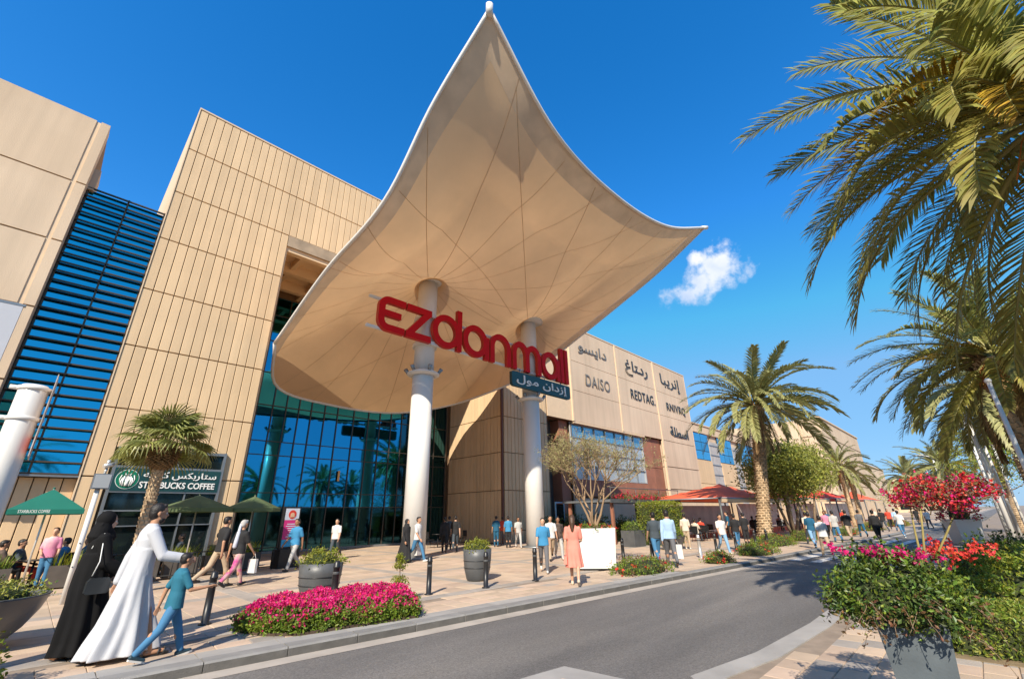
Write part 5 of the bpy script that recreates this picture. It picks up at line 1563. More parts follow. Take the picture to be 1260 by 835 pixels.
def template(key, H, pose, outfit='tee'):
    """meshes of one pose and outfit, shared by everyone who wears it"""
    if key in BODIES: return BODIES[key]
    J = skeleton(H, pose); J['toeL'] = radians(pose.get('toeL', 12 if pose.get('hipL', 0) > 10 else 0)); J['toeR'] = radians(pose.get('toeR', -28 if pose.get('hipR', 0) < -8 else 0))
    g, P = bare_body(H, J); T = {}
    T['body'] = solid(g, .014, 2, 'body', SK[0])
    if outfit in ('tee', 'long'):
        T['shirt'] = solid(shirt_g(H, J, outfit == 'long'), .017, 4, 'shirt', SK[0]); T['trousers'] = solid(trouser_g(H, J), .017, 3, 'trousers', SK[0])
    if outfit == 'dress':
        g = shirt_g(H, J, False, .008, -.02); n = 40; rings = []
        for z, rx, ry, fo in ((.05, .064, .088, 0), (-.02, .085, .108, .0), (-.12, .10, .118, .006), (-.22, .112, .128, .010), (-.275, .118, .134, .013)):
            th = np.arange(n) * 2 * pi / n; f = 1 + fo * 8 * np.sin(th * 9 + z * 8); rings.append(np.stack([rx * f * np.cos(th) * H, ry * f * np.sin(th) * H, np.full(n, J['hip'][2] + z * H)], -1))
        g.loft(rings, True); T['dress'] = solid(g, .014, 2, 'dress', SK[0])
    if outfit == 'abaya':
        g = shirt_g(H, J, True, .016, -.02); n = 48; rings = []
        mx_ = (J['aL'][0] + J['aR'][0]) / 2; ex = abs(J['aL'][0] - J['aR'][0]) / 2
        for z, k in ((.70, 0), (.53, .15), (.40, .35), (.25, .62), (.10, .9), (.03, 1)):
            th = np.arange(n) * 2 * pi / n; f = 1 + .05 * k * np.sin(th * 8 + k * 2); rings.append(np.stack([mx_ * k + (.075 * H + k * (ex + .03 * H)) * f * np.cos(th), (.10 * H + k * .03 * H) * f * np.sin(th), np.full(n, z * H)], -1))
        g.loft(rings[::-1], True); g.caps(J['neck'], J['head'] + (-.01 * H, 0, -.02 * H), .075 * H, .05 * H); T['abaya'] = solid(g, .016, 2, 'abaya', SK[0])
        g = G(); g.ball(P(-.014, 0, .012), (.064 * H, .056 * H, .066 * H), 18, 12); g.caps(P(-.02, 0, -.05), P(-.02, 0, -.10), .055 * H, .075 * H); g.caps(P(.02, 0, -.075), P(.02, 0, -.11), .04 * H, .055 * H); T['hijab'] = solid(g, .012, 2, 'hijab', SK[0])
    T['shoes'] = solid(shoe_g(H, J), .012, 1, 'shoes', SK[0])
    if outfit not in ('abaya',):
        T['hair'] = solid(hair_g(H, P, .16 if outfit == 'dress' else 0), .012, 1, 'hair', M_hair)
    BODIES[key] = (T, J, P, H)
    return BODIES[key]


def person(key, label, loc, rz, cols, sc=1.0, group=None, extra=None, skip=()):
    T, J, P, H = BODIES[key]
    t = thing('person', label, 'person', loc, rz, group, sc)
    for k, me in T.items():
        if k in skip: continue
        o = link(k, me, t)
        m = cols.get(k)
        if m: o.material_slots[0].link = 'OBJECT'; o.material_slots[0].material = m
    if extra:
        for (nm, g, mm) in extra(J, P, H): obj(nm, g, mm, t)
    return t


C = dict(black=cloth('black', (.014, .014, .016)), white=cloth('white', (.60, .59, .58)), teal=cloth('teal', (.015, .13, .20)), blue=cloth('mid_blue', (.04, .22, .42)), dblue=cloth('dark_blue', (.01, .09, .17)),
         lblue=cloth('light_blue', (.34, .48, .66)), jeans=cloth('blue_jeans', (.05, .17, .32)), ljeans=cloth('faded_jeans', (.20, .36, .55)), grey=cloth('grey', (.12, .12, .13)), lgrey=cloth('light_grey', (.42, .41, .40)), khaki=cloth('khaki', (.42, .32, .22)),
         brown=cloth('brown', (.10, .07, .055)), red=cloth('red', (.62, .06, .03)), coral=cloth('coral', (.72, .24, .18)), pink=cloth('pink', (.60, .22, .34)), slate=cloth('slate', (.05, .065, .08)), cream=cloth('cream', (.60, .52, .42)), shoe=mat('white_shoe', (.6, .58, .55), .6), dshoe=mat('dark_shoe', (.02, .02, .022), .5))
template('walkA', 1.72, walk(1)); template('walkB', 1.72, walk(-1)); template('stand', 1.72, dict(hipL=3, hipR=-3, kneeL=2, kneeR=2, shL=4, shR=2, elL=20, elR=60, inR=30, abL=10, abR=10))
template('stand2', 1.72, dict(hipL=-2, hipR=5, kneeL=2, kneeR=8, shL=6, shR=8, elL=16, elR=14, abL=12, abR=9))
template('longA', 1.74, walk(1, .7), 'long'); template('longB', 1.74, walk(-1, .7), 'long')
template('dress', 1.64, walk(1, .5, hipL=15, hipR=-12, elR=70, inR=10), 'dress'); template('abaya', 1.62, walk(1, .4, hipL=12, hipR=-10), 'abaya')
template('sit', 1.70, dict(hipL=84, hipR=88, kneeL=84, kneeR=80, shL=22, shR=30, elL=50, elR=62, inL=15, inR=20, seat=.50, lean=-4, toeL=0, toeR=0))


def bag(col, side='R', size=(.09, .30, .36)):
    def f(J, P, H):
        w = J['w' + side] + J['hd' + side] * .09; g = G(); g.box((w[0], w[1], w[2] - .12 - size[2] / 2), size, mi=0, taper=.95)
        g.tube([(w[0], w[1] - .07, w[2] - .12), (w[0], w[1] - .02, w[2] + .01), (w[0], w[1] + .07, w[2] - .12)], .006, 5)
        return [('shopping_bag', g, col)]
    return f


M_bagw = mat('white_plastic_bag', (.72, .70, .68), .5, trans=.15); M_bagb = mat('black_paper_bag', (.02, .02, .02), .6)
AW = 0.75    # walking away, roughly along the line of sight
PPL = [
    # key, x, y, heading, cols(shirt, trousers, shoes), scale, label, extra
    ('walkB', 3.95, 15.3, .30, ('black', 'khaki', 'dshoe'), 1.07, 'man in black t shirt and khaki trousers walking arm in arm with a woman', None),
    ('walkA', 6.86, 17.7, 3.6, ('blue', 'lgrey', 'dshoe'), 1.03, 'man in bright blue t shirt and grey trousers walking left past the advertising stand', None),
    ('walkB', 9.9, 21.0, 3.9, ('white', 'slate', 'dshoe'), 1.0, 'man in white t shirt and dark trousers in front of the mirror glass', None),
    ('walkA', 11.3, 16.6, -1.2, ('white', 'jeans', 'shoe'), 1.02, 'man in white t shirt and blue jeans at the foot of the left column', bag(M_bagw, 'L', (.12, .30, .34))),
    ('longA', 14.8, 19.4, .9, ('black', 'black', 'dshoe'), 1.0, 'man dressed all in black, left of the two by the brown cladding', None),
    ('walkB', 15.4, 19.3, .9, ('black', 'slate', 'dshoe'), 1.02, 'man in black shirt and dark jeans, right of the two by the brown cladding', None),
    ('stand', 16.4, 21.1, .9, ('slate', 'black', 'dshoe'), .99, 'person in dark clothes standing half hidden behind two men in black', None),
    ('stand2', 20.4, 21.0, .9, ('red', 'grey', 'dshoe'), .95, 'person in red shirt standing by the brown entrance cladding', None),
    ('stand', 19.3, 20.4, .9, ('dblue', 'dblue', 'dshoe'), .97, 'man in dark blue shirt and trousers near the brown cladding corner', None),
    ('stand2', 19.0, 19.1, .8, ('blue', 'black', 'dshoe'), .96, 'man in bright blue shirt and black trousers left of the right column', None),
    ('walkA', 19.3, 18.6, -2.2, ('lgrey', 'lgrey', 'shoe'), .95, 'man in pale grey shirt and trousers next to the right column', None),
    ('walkA', 11.55, 10.05, -2.4, ('blue', 'grey', 'shoe'), .95, 'man in blue t shirt and grey jeans walking towards the bollards', None),
    ('walkB', 14.6, 12.3, -2.3, ('white', 'khaki', 'dshoe'), .97, 'man in white t shirt half hidden behind the man in blue', None),
    ('walkA', 15.2, 12.4, -2.3, ('brown', 'lgrey', 'shoe'), .95, 'man in brown patterned t shirt and light trousers behind the woman in coral', None),
    ('walkB', 15.3, 8.2, .75, ('slate', 'jeans', 'dshoe'), 1.0, 'man in dark grey t shirt and jeans walking away beside a bollard', None),
    ('longA', 15.15, 7.62, .60, ('lblue', 'grey', 'dshoe'), 1.03, 'man in light blue shirt walking away with a white bag in his right hand', bag(M_bagw, 'R', (.10, .34, .42))),
    ('walkA', 18.6, 9.3, -2.5, ('dblue', 'black', 'dshoe'), .92, 'woman in dark blue top and black skirt beyond the man in light blue', None),
    ('stand', 22.5, 10.4, .6, ('cream', 'khaki', 'shoe'), .93, 'person in cream jacket standing in front of the block hedge', None),
    ('walkA', 20.7, 8.0, -2.4, ('white', 'ljeans', 'shoe'), .93, 'man in white t shirt and pale jeans walking towards the camera by two bollards', None),
    ('walkB', 22.9, 8.2, .6, ('black', 'jeans', 'dshoe'), .92, 'man in black shirt and blue jeans behind a bollard near the date palm', None),
    ('stand2', 24.7, 8.4, .7, ('black', 'black', 'dshoe'), .92, 'man all in black, right of two men in black near the date palm', None),
    ('walkA', 22.6, 4.75, .45, ('white', 'khaki', 'shoe'), .93, 'man in white t shirt with a dark shoulder strap stepping into the road', None),
    ('walkB', 25.4, 5.75, .45, ('dblue', 'ljeans', 'dshoe'), .92, 'person in dark top and blue jeans left of the man with the strap', None),
    ('walkA', 30.5, 5.75, .4, ('lgrey', 'jeans', 'dshoe'), .95, 'man in pale grey t shirt and jeans on the far kerb', None),
    ('walkB', 31.6, 5.35, .4, ('black', 'khaki', 'dshoe'), .95, 'man in black t shirt and khaki trousers on the far kerb', None),
    ('walkA', 36.5, 5.5, .4, ('grey', 'dblue', 'dshoe'), .95, 'person in grey shirt and dark jeans beyond the man in khaki trousers', None),
    ('longB', 31.0, 4.05, .40, ('black', 'black', 'dshoe'), 1.0, 'man in black suit crossing the road at the zebra stripes', None),
    ('walkA', 44.5, 5.3, .4, ('black', 'slate', 'dshoe'), .97, 'distant person in black just beyond the man in the black suit', None),
    ('walkB', 38.5, 3.75, .3, ('white', 'jeans', 'shoe'), .97, 'man in white t shirt and blue jeans crossing the road farthest right', None),
    ('stand2', 31.0, 11.5, 2.0, ('dblue', 'black', 'dshoe'), .95, 'waiter in dark clothes under the first red tent', None),
    ('stand', 36.0, 11.0, 2.2, ('white', 'black', 'dshoe'), .95, 'person in white beside tables behind the date palm', None),
    ('walkA', 42.0, 8.3, 3.5, ('dblue', 'black', 'dshoe'), .95, 'person in dark blue under the round headed trees', None),
    ('stand', 50.0, 8.6, 3.3, ('red', 'grey', 'dshoe'), .95, 'person in red beyond the round headed trees', None),
    ('walkA', 28.2, 6.5, .5, ('cream', 'slate', 'dshoe'), .93, 'woman in cream top and dark trousers walking past the date palm bed', None),
    ('walkB', 34.4, 6.9, 3.5, ('pink', 'black', 'dshoe'), .93, 'woman in pink top walking towards the viewer beyond the date palm', None),
    ('walkA', 46.5, 4.7, .3, ('lblue', 'jeans', 'dshoe'), .97, 'man in light blue shirt far along the kerb', None),
    ('walkB', 51.0, 5.6, 3.4, ('red', 'black', 'dshoe'), .95, 'distant person in red shirt coming along the kerb', None),
    ('walkA', 55.0, 3.4, .3, ('white', 'slate', 'dshoe'), .97, 'distant person in white top crossing the far road', None),
    ('walkB', 62.0, 4.6, .3, ('black', 'black', 'dshoe'), .97, 'farthest person in black at the end of the kerb', None),
    ('stand2', 56.0, 7.2, 3.3, ('cream', 'black', 'dshoe'), .95, 'person in cream far along the kerb', None),
]
for i, (k, x, y, hd, cl, sc, lab, ex) in enumerate(PPL):
    person(k, lab, (x, y, -.12 if y < ky(x) - .1 else 0), hd, dict(body=SK[i % 3], shirt=C[cl[0]], trousers=C[cl[1]], shoes=C[cl[2]], hair=M_hair), sc, extra=ex)
person('abaya', 'woman in black abaya walking with a man in white by the left column', (10.85, 16.75, 0), -1.35, dict(body=SK[0], abaya=C['black'], hijab=C['black'], shoes=C['dshoe']), 1.0)


def strap(J, P, H):
    g = G(); g.tube([J['T']((.06, -.10, .0)), J['T']((.078, -.02, .15)), J['T']((.05, .07, .30)), J['T']((-.045, .07, .30)), J['T']((-.085, -.02, .15)), J['T']((-.06, -.10, .0))], .012, 6); return [('shoulder_strap', g, C['black'])]


def clutch(J, P, H):
    w = J['wL']; g = G(); g.box((w[0] + .02, w[1], w[2] - .20), (.26, .08, .18)); g.tube([(w[0] - .06, w[1], w[2] - .12), (w[0], w[1], w[2] - .06), (w[0] + .08, w[1], w[2] - .12)], .006, 5); return [('handbag', g, C['coral'])]


person('dress', 'woman with long brown hair in coral knee length dress walking away at the kerb', (10.0, 7.68, 0), .62, dict(body=SK[2], dress=C['coral'], shoes=mat('cream_shoe', (.6, .5, .38), .5), hair=M_hairb), 1.02, extra=clutch)


def scarf(J, P, H):
    g = G(); g.caps(P(-.055, .01, .0), P(-.075, .0, -.12), .030, .045); g.caps(P(-.075, 0, -.12), J['T']((-.085, .01, .08)), .05, .06); return [('scarf', g, cloth('pale_scarf', (.5, .52, .6)))]


person('walkA', 'woman in black t shirt, pale scarf and pink patterned trousers with a white bag', (4.30, 14.95, 0), .45, dict(body=SK[0], shirt=C['black'], trousers=mat('patterned_trousers', (.55, .42, .34), .8, var=.1, scale=9, col2=(.50, .05, .22)), shoes=C['dshoe'], hair=C['lgrey']), 1.02, extra=lambda J, P, H: scarf(J, P, H) + bag(M_bagw, 'R', (.08, .26, .34))(J, P, H))
person('stand', 'woman in pink and cream t shirt and blue jeans standing at the left cafe terrace', (.62, 19.2, 0), -1.9, dict(body=SK[2], shirt=mat('pink_white_tee', (.58, .20, .34), .8, scale=4, col2=(.62, .55, .48)), trousers=C['jeans'], shoes=C['dshoe'], hair=M_hairb), .93)

# ---- the three walkers in the foreground, built in detail


def eyes(t, P, H, yaw=0):
    for s in (-1, 1):
        g = G(); g.ball(P(.0435, s * .0175, -.001), .0062 * H, 10, 8); obj('eye', g, M_eye, t); g = G(); g.ball(P(.0478, s * .0178, -.001), .0032 * H, 8, 6); obj('iris', g, M_dark, t)
        g = G(); g.tube([P(.044, s * .010, .014), P(.047, s * .018, .0165), P(.041, s * .027, .014)], .0022 * H, 5); obj('eyebrow', g, M_hair, t)


def robe(g, J, H, spec, n=96, folds=13, ph=0.0):
    rings = []
    for z, cx, rx, ry, amp in spec:
        th = np.arange(n) * 2 * pi / n; f = 1 + amp * (np.sin(th * folds * .5 + ph + z * 2.0) * .6 + np.sin(th * folds + 2 * ph - z * 3) * .4)
        rings.append(np.stack([cx + rx * f * np.cos(th), ry * f * np.sin(th), np.full(n, z)], -1))
    g.loft(rings[::-1], True); return g


# man in white robe, walking along the kerb
H = 1.84; man = thing('person', 'man in long white robe and black sandals striding along the kerb', 'person', (1.25, 8.5, 0), radians(2), sc=(1.0, 1.0, 1.08))
pose = dict(hipL=-15, hipR=22, kneeL=18, kneeR=4, shL=-24, shR=28, elL=12, elR=52, inR=-2, abL=10, abR=16, lean=2)
J = skeleton(H, pose); J['toeL'] = radians(-22); J['toeR'] = radians(4)
g, P = bare_body(H, J, .7); obj('body', solid(g, .0085, 2, 'body', SK[0]), SK[0], man)
g = G(); g.loft(torso_rings(J, H, [(z, rx + .014, ry + .014, cx) for z, rx, ry, cx in TOR[:-1]] + [(.325, .032, .042, -.004)], 32), True)
for n in 'LR': g.caps(J['s' + n] + (0, 0, .006), J['e' + n], .044 * H, .036 * H, 16); g.caps(J['e' + n], J['w' + n], .036 * H, .031 * H, 16)
g.lathe([(.052, -.03), (.056, .0), (.050, .022), (.046, .022)], tuple(J['neck'] + (-.008, 0, .01)), 20)
robe(g, J, H, [(1.22, 0, .150, .195, 0), (1.05, -.01, .150, .200, .02), (.92, -.02, .165, .205, .04), (.75, -.02, .205, .215, .075), (.58, -.01, .245, .215, .13), (.40, .0, .285, .22, .165), (.22, .0, .345, .225, .19), (.06, -.005, .39, .228, .21)], ph=.6)
rb = solid(g, .0095, 2, 'robe', C['white']); M_thobe = mat('white_robe_cotton', (.50, .51, .55), .85, var=.03, scale=2, bump=.35, bscale=9, stretch=(1, 1, .35)); rb.materials[0] = M_thobe
v_ = np.empty(len(rb.vertices) * 3, np.float32); rb.vertices.foreach_get('co', v_); v_ = v_.reshape(-1, 3)
k_ = (v_[:, 2] < .35); v_[k_, 2] += np.clip(v_[k_, 0], 0, 1) * .06 * (1 - v_[k_, 2] / .35); rb.vertices.foreach_set('co', v_.ravel()); rb.update()
obj('robe', rb, M_thobe, man)
obj('hair', solid(hair_g(H, P), .008, 1, 'hair', M_hair), M_hair, man); g = G(); g.ball(P(.020, 0, -.045), (.030 * H, .0355 * H, .026 * H), 16, 10); obj('beard', g, M_hair, man); eyes(man, P, H)


def sandals(t, J, H, m, sole=None):
    for n in 'LR':
        f = J['a' + n]; pt = J['toe' + n]; td = np.array((cos(pt), 0, sin(pt))); ud = np.array((-sin(pt), 0, cos(pt))); g = G()
        c = f + td * .038 * H - ud * .040 * H
        V = []; Rr = []
        for dz in (-.008, .008): Rr.append([c + td * x * H + np.array((0, 1, 0)) * y * H + ud * dz for x, y in ((-.075, -.018), (-.085, 0), (-.075, .018), (.0, .024), (.05, .028), (.078, .014), (.078, -.014), (.05, -.028), (.0, -.024))])
        g.loft(Rr, True, 0, False); obj('sandal', g, sole or m, t)
        g = G(); 
        for x0 in (.005, .04): g.tube([c + td * x0 * H + (0, -.026 * H, 0), c + td * (x0 + .012) * H + (0, -.015 * H, 0) + ud * .032 * H, c + td * (x0 + .012) * H + (0, .015 * H, 0) + ud * .032 * H, c + td * x0 * H + (0, .026 * H, 0)], .012, 6)
        obj('strap', g, m, t)


sandals(man, J, H, C['dshoe'])
# woman in black
H = 1.66; wo = thing('person', 'woman in flowing black abaya and head scarf left of the man in white', 'person', (.80, 9.15, 0), radians(6), sc=(1.04, 1.04, 1.10))
pose = dict(hipL=-2, hipR=17, kneeL=8, kneeR=4, shL=10, shR=16, elL=40, elR=42, inR=10, abL=8, abR=12)
J = skeleton(H, pose); J['toeL'] = radians(-22); J['toeR'] = radians(6)
g, P = bare_body(H, J, .8); obj('body', solid(g, .0085, 2, 'body', SK[2]), SK[2], wo)
g = G(); g.loft(torso_rings(J, H, [(z, rx + .016, ry + .018, cx) for z, rx, ry, cx in TOR[:-1]] + [(.325, .036, .045, -.004)], 32), True)
for n in 'LR': g.caps(J['s' + n] + (0, 0, .006), J['e' + n], .050 * H, .045 * H, 16); g.caps(J['e' + n], J['w' + n] * .92 + J['e' + n] * .08, .045 * H, .048 * H, 16)
robe(g, J, H, [(1.15, 0, .15, .20, 0), (.95, .0, .175, .21, .04), (.75, .02, .20, .22, .08), (.55, .05, .225, .225, .12), (.35, .08, .25, .23, .15), (.18, .09, .255, .225, .18), (.045, .095, .275, .23, .19)], folds=11, ph=2.0)
M_ab = mat('black_abaya', (.007, .007, .008), .85, spec=.2, var=.15, scale=3, bump=.3, bscale=8, stretch=(1, 1, .4)); obj('abaya', solid(g, .010, 2, 'abaya', M_ab), M_ab, wo)
g = G(); g.ball(P(-.018, 0, .014), (.066 * H, .060 * H, .066 * H), 24, 14); g.caps(P(-.025, 0, -.03), P(-.03, 0, -.09), .058 * H, .085 * H, 18); g.caps(P(.012, 0, -.070), P(.018, 0, -.105), .040 * H, .062 * H, 16)
for k in range(5): g.tube([P(-.05, .05, -.02 - k * .022), P(.02, 0, -.075 - k * .015), P(-.05, -.05, -.02 - k * .022)], .014 * H, 6)
obj('head_scarf', solid(g, .009, 2, 'head_scarf', M_ab), M_ab, wo); eyes(wo, P, H)
hb = G(); w0 = J['T']((.02, -.17, -.03)); hb.loft([[(w0[0] + x, w0[1] - y, w0[2] + z) for x, z in ((-.10, -.12), (.10, -.12), (.125, -.10), (.12, .02), (.09, .055), (-.09, .055), (-.12, .02), (-.125, -.10))] for y in (0, .08)], True, 0, False)
hbo = thing('handbag', 'small black leather handbag on a pale strap at the hip of the woman in black', 'handbag', (.80, 9.15, 0), radians(6), sc=(1.04, 1.04, 1.10)); M_lth = mat('black_leather', (.02, .024, .028), .3, coat=.3, var=.1); obj('bag', hb, M_lth, hbo)
sh_ = J['sR']; g = G(); g.tube([w0 + (-.08, -.02, .08), (w0 + sh_) / 2 + (-.03, -.10, .0), sh_ + (-.02, -.03, .075), sh_ + (-.05, .05, .06), sh_ + (-.10, .02, -.1)], .006, 6); obj('strap', g, M_letter, hbo)
sandals(wo, J, H, mat('brown_sandal', (.25, .12, .06), .5))
# boy
H = 1.30; boy = thing('person', 'boy in teal t shirt and blue jeans walking ahead of the man in white', 'person', (1.66, 8.10, 0), radians(6))
pose = dict(hipL=28, hipR=-24, kneeL=10, kneeR=14, shL=52, shR=-30, elL=52, elR=20, abL=20, abR=14, lean=3)
pose = dict(hipL=22, hipR=-22, kneeL=6, kneeR=18, shL=-24, elL=12, shR=24, elR=72, inR=-6, abL=12, abR=14, lean=2)
J = skeleton(H, pose); J['toeL'] = radians(8); J['toeR'] = radians(-18)
g, P = bare_body(H, J, .35); obj('body', solid(g, .0075, 2, 'body', SK[0]), SK[0], boy)
obj('shirt', solid(shirt_g(H, J, False, .012, -.06), .008, 3, 'shirt', C['teal']), C['teal'], boy)
obj('jeans', solid(trouser_g(H, J, 1.05), .008, 2, 'jeans', C['jeans']), C['jeans'], boy)
obj('hair', solid(hair_g(H, P), .007, 1, 'hair', M_hair), M_hair, boy); eyes(boy, P, H)
for n in 'LR':
    obj('sneaker', solid(shoe_g(H, J, n), .008, 1, 'sneaker', mat('teal_sneaker', (.02, .05, .07), .5)), None, boy)
for n in 'LR':
    f = J['a' + n]; pt = J['toe' + n]; td = np.array((cos(pt), 0, sin(pt))); ud = np.array((-sin(pt), 0, cos(pt))); c = f + td * .034 * H - ud * .044 * H
    g = G(); g.loft([[c + td * x * H + np.array((0, y * H, 0)) + ud * dz for x, y in ((-.07, -.022), (-.078, 0), (-.07, .022), (.04, .028), (.075, .014), (.075, -.014), (.04, -.028))] for dz in (-.008, .012)], True, 0, False); obj('sole', g, C['shoe'], boy)

# ------------------------------------------------------------------ street furniture
g = G(); g.lathe([(.10, 0), (.10, .02), (.062, .025), (.060, .70), (.066, .705), (.066, .74), (.060, .745), (.058, .80), (.04, .825)], n=20); bm_ = g.mesh('post', [M_black])
g = G(); g.lathe([(.061, .60), (.0625, .605), (.0625, .64), (.061, .645)], n=20); rm_ = g.mesh('ring', [M_dgrey])
blabs = ['black bollard between the boy and the flower bed', 'black bollard standing in the magenta flower bed', 'black bollard right of the flower bed', 'black bollard in front of the second round pot', 'black bollard beside the man in blue t shirt', 'black bollard behind the white square planter',
         'black bollard at the hand of the man in dark grey t shirt', 'black bollard behind the man in light blue shirt', 'steel grey bollard between the planter bushes and the block hedge', 'black bollard left of the man in pale jeans', 'black bollard beside the man in black with jeans', 'black bollard just left of the date palm bed', 'farthest black bollard, half behind the date palm bed']
bl = [(2.58, 10.1, 1.0), (4.55, 9.45, 1.06), (6.88, 9.55, .96), (8.36, 9.22, .98), (10.05, 9.08, .98), (15.4, 9.6, .98), (15.6, 8.55, 1.05), (17.6, 8.6, .98), (18.5, 8.1, 1.0), (20.6, 8.3, .95), (22.3, 8.1, .95), (24.6, 8.0, .95), (26.0, 7.9, .95)]
b0 = None
for i, ((x, y, s), lab) in enumerate(zip(bl, blabs)):
    if b0 is None:
        b0 = thing('bollard', lab, 'bollard', (x, y, 0), group='bollards along the kerb', sc=s); link('post', bm_, b0); link('ring', rm_, b0)
    else:
        c = dup(b0, (x, y, 0), 0, lab, s)
        if 'steel' in lab:
            for ch in c.children:
                if ch.name.startswith('post'): ch.material_slots[0].link = 'OBJECT'; ch.material_slots[0].material = M_silver

# white banner post at the left edge
po = thing('banner_post', 'thick white post with clamped vertical banner at the left edge of the photo', 'post', (-.42, 9.0, 0))
obj('pole', G().lathe([(.155, 0), (.155, 3.44), (.13, 3.48)], n=28), M_white, po)
for z in (2.98, 3.40):
    g = G(); g.lathe([(.158, z), (.175, z + .005), (.175, z + .05), (.158, z + .055)], n=28); g.tube([(-.24, 0, z + .03), (-.12, 0, z + .03)], .03, 8); g.tube([(.12, -.0, z + .03), (.21, 0, z + .03)], .02, 8); obj('clamp', g, M_white, po)
obj('banner', G().bb(.185, .195, -.30, .30, 2.50, 3.62), mat('faded_banner', (.50, .40, .33), .7, var=.25, scale=6, col2=(.60, .55, .50)), po)
obj('banner_print', G().bb(.196, .199, -.22, .0, 2.56, 2.78), mat('banner_red_print', (.5, .10, .05), .6), po)
obj('banner_print', G().bb(.182, .184, -.22, .0, 2.56, 2.78), mat('banner_red_print', (.5, .10, .05), .6), po)

# slender pole with a junction box and lamp head
cp = thing('camera_pole', 'slender pale pole with a junction box and camera behind the woman in black', 'pole', (.97, 15.2, 0))
obj('pole', G().lathe([(.055, 0), (.05, 2.45)], n=16), M_white, cp)
for z in (.75, 1.25): obj('bolt', G().tube([(-.02, -.05, z), (-.02, -.065, z)], .015, 8), M_dgrey, cp)
obj('junction_box', G().bb(-.14, .20, -.12, .08, 2.45, 2.80), M_alu, cp); obj('box_lid', G().bb(-.12, .18, -.135, -.122, 2.47, 2.78), M_silver, cp)
g = G(); g.tube([(.04, 0, 2.8), (.05, 0, 2.95)], .03, 8); g.tube([(-.02, -.04, 2.98), (.16, .03, 3.05)], .055, 10); g.tube([(.05, 0, 3.03), (.06, 0, 3.14)], .04, 8); obj('camera', g, M_silver, cp)
obj('cable', G().tube([(.1, 0, 3.05), (.6, 2.2, 3.3), (1.2, 4.6, 3.75), (1.75, 6.7, 4.3)], .008, 5), M_silver, cp)
# pale panel sign at the left edge
ps = thing('blank_panel_sign', 'plain pale grey panel cut by the left edge of the photo', 'sign', (-1.6, 16.9, 0))
obj('panel', G().bb(-3.2, 0.02, 0, .12, 4.9, 7.16), mat('pale_grey_panel', (.48, .49, .53), .6, var=.03), ps); obj('frame', G().bb(-3.24, .06, -.01, .11, 7.16, 7.22), M_alu, ps)
for xx in (-3.0, -1.0): obj('leg', G().bb(xx, xx + .15, .02, .1, 0, 4.9), M_alu, ps)

# advertising stand
ad = thing('advertising_stand', 'upright advertising stand with pink poster and heavy black base beside the green parasol', 'stand', (7.15, 19.2, 0), radians(12))
obj('base', G().box((0, 0, .32), (.80, .5, .64)), M_black, ad); obj('frame', G().bb(-.34, .34, -.05, .06, .64, 2.14), M_black, ad)
Mp = mat('poster_pink', (.62, .03, .20), .5, var=.05); Mw = mat('poster_white', (.62, .66, .74), .5); Mb = mat('poster_blue', (.03, .38, .66), .5)
obj('poster', G().bb(-.29, .29, -.056, -.052, .72, .97), Mb, ad); obj('poster', G().bb(-.29, .29, -.056, -.052, .972, 1.66), Mp, ad); obj('poster', G().bb(-.29, .29, -.056, -.052, 1.662, 2.08), Mw, ad)
g = G(); disc(g, 0, 1.86, .16, -.064, -.058, 0); obj('poster_motif', g, mat('poster_red', (.65, .05, .03), .5), ad); g = G(); disc(g, 0, 1.84, .085, -.070, -.065, 0); g.bb(-.10, .10, -.070, -.065, 1.76, 1.79); obj('poster_motif', g, mat('poster_sand', (.72, .45, .28), .5), ad)
g = G()
for k, w in enumerate((.16, .20, .12, .09, .05, .10, .15)): g.bb(-w, w, -.062, -.058, 1.50 - k * .075, 1.53 - k * .075)
obj('poster_text', g, Mw, ad)


# parasols
def parasol(label, loc, r, h0, h1, mg, rz, sides=8, text=None, group='cafe parasols'):
    t = thing('parasol', label, 'parasol', loc, rz, group)
    th = np.arange(sides) * 2 * pi / sides + pi / sides
    g = G(); rings = []
    for f, z in ((.02, h1), (.35, h1 - (h1 - h0) * .33), (.70, h1 - (h1 - h0) * .69), (1.0, h0), (1.0, h0 - .11)):
        rings.append(np.stack([r * f * np.cos(th), r * f * np.sin(th), np.full(sides, z)], -1))
    g.loft(rings, False, 0, False); obj('canopy', g, mg, t)
    obj('pole', G().tube([(0, 0, 0), (0, 0, h1 + .02)], .022, 8), M_silver, t); obj('finial', G().ball((0, 0, h1 + .03), .03, 8, 6), mg, t)
    g = G()
    for a in th: g.tube([(0, 0, h0 + .02), (r * .97 * cos(a), r * .97 * sin(a), h0 - .0)], .009, 4)
    obj('rib', g, M_dgrey, t); obj('base', G().lathe([(.25, 0), (.25, .05), (.04, .09)], n=16), M_dgrey, t)
    if text: sign_text(text, .55, .07, .004, M_letter, t, (-.50, -r * .925 - .012, h0 - .085))
    return t


M_pg = mat('teal_green_canvas', (0.010, 0.17, 0.125), .8, var=.08, scale=2, trans=.2); M_pg2 = mat('olive_green_canvas', (0.11, 0.155, 0.07), .8, var=.08, scale=2, trans=.2)
parasol('teal green parasol at the left cafe terrace with white print on its edge', (.24, 17.2, 0), .98, 2.02, 2.52, M_pg, radians(0), 4, 'STARBUCKS COFFEE')
parasol('olive green parasol in front of the coffee shop, left of a lighter twin', (3.70, 18.0, 0), 1.08, 2.06, 2.46, M_pg2, .3)
parasol('olive green parasol beside the advertising stand, right of its twin', (5.42, 18.2, 0), .88, 2.06, 2.46, M_pg2, .1)


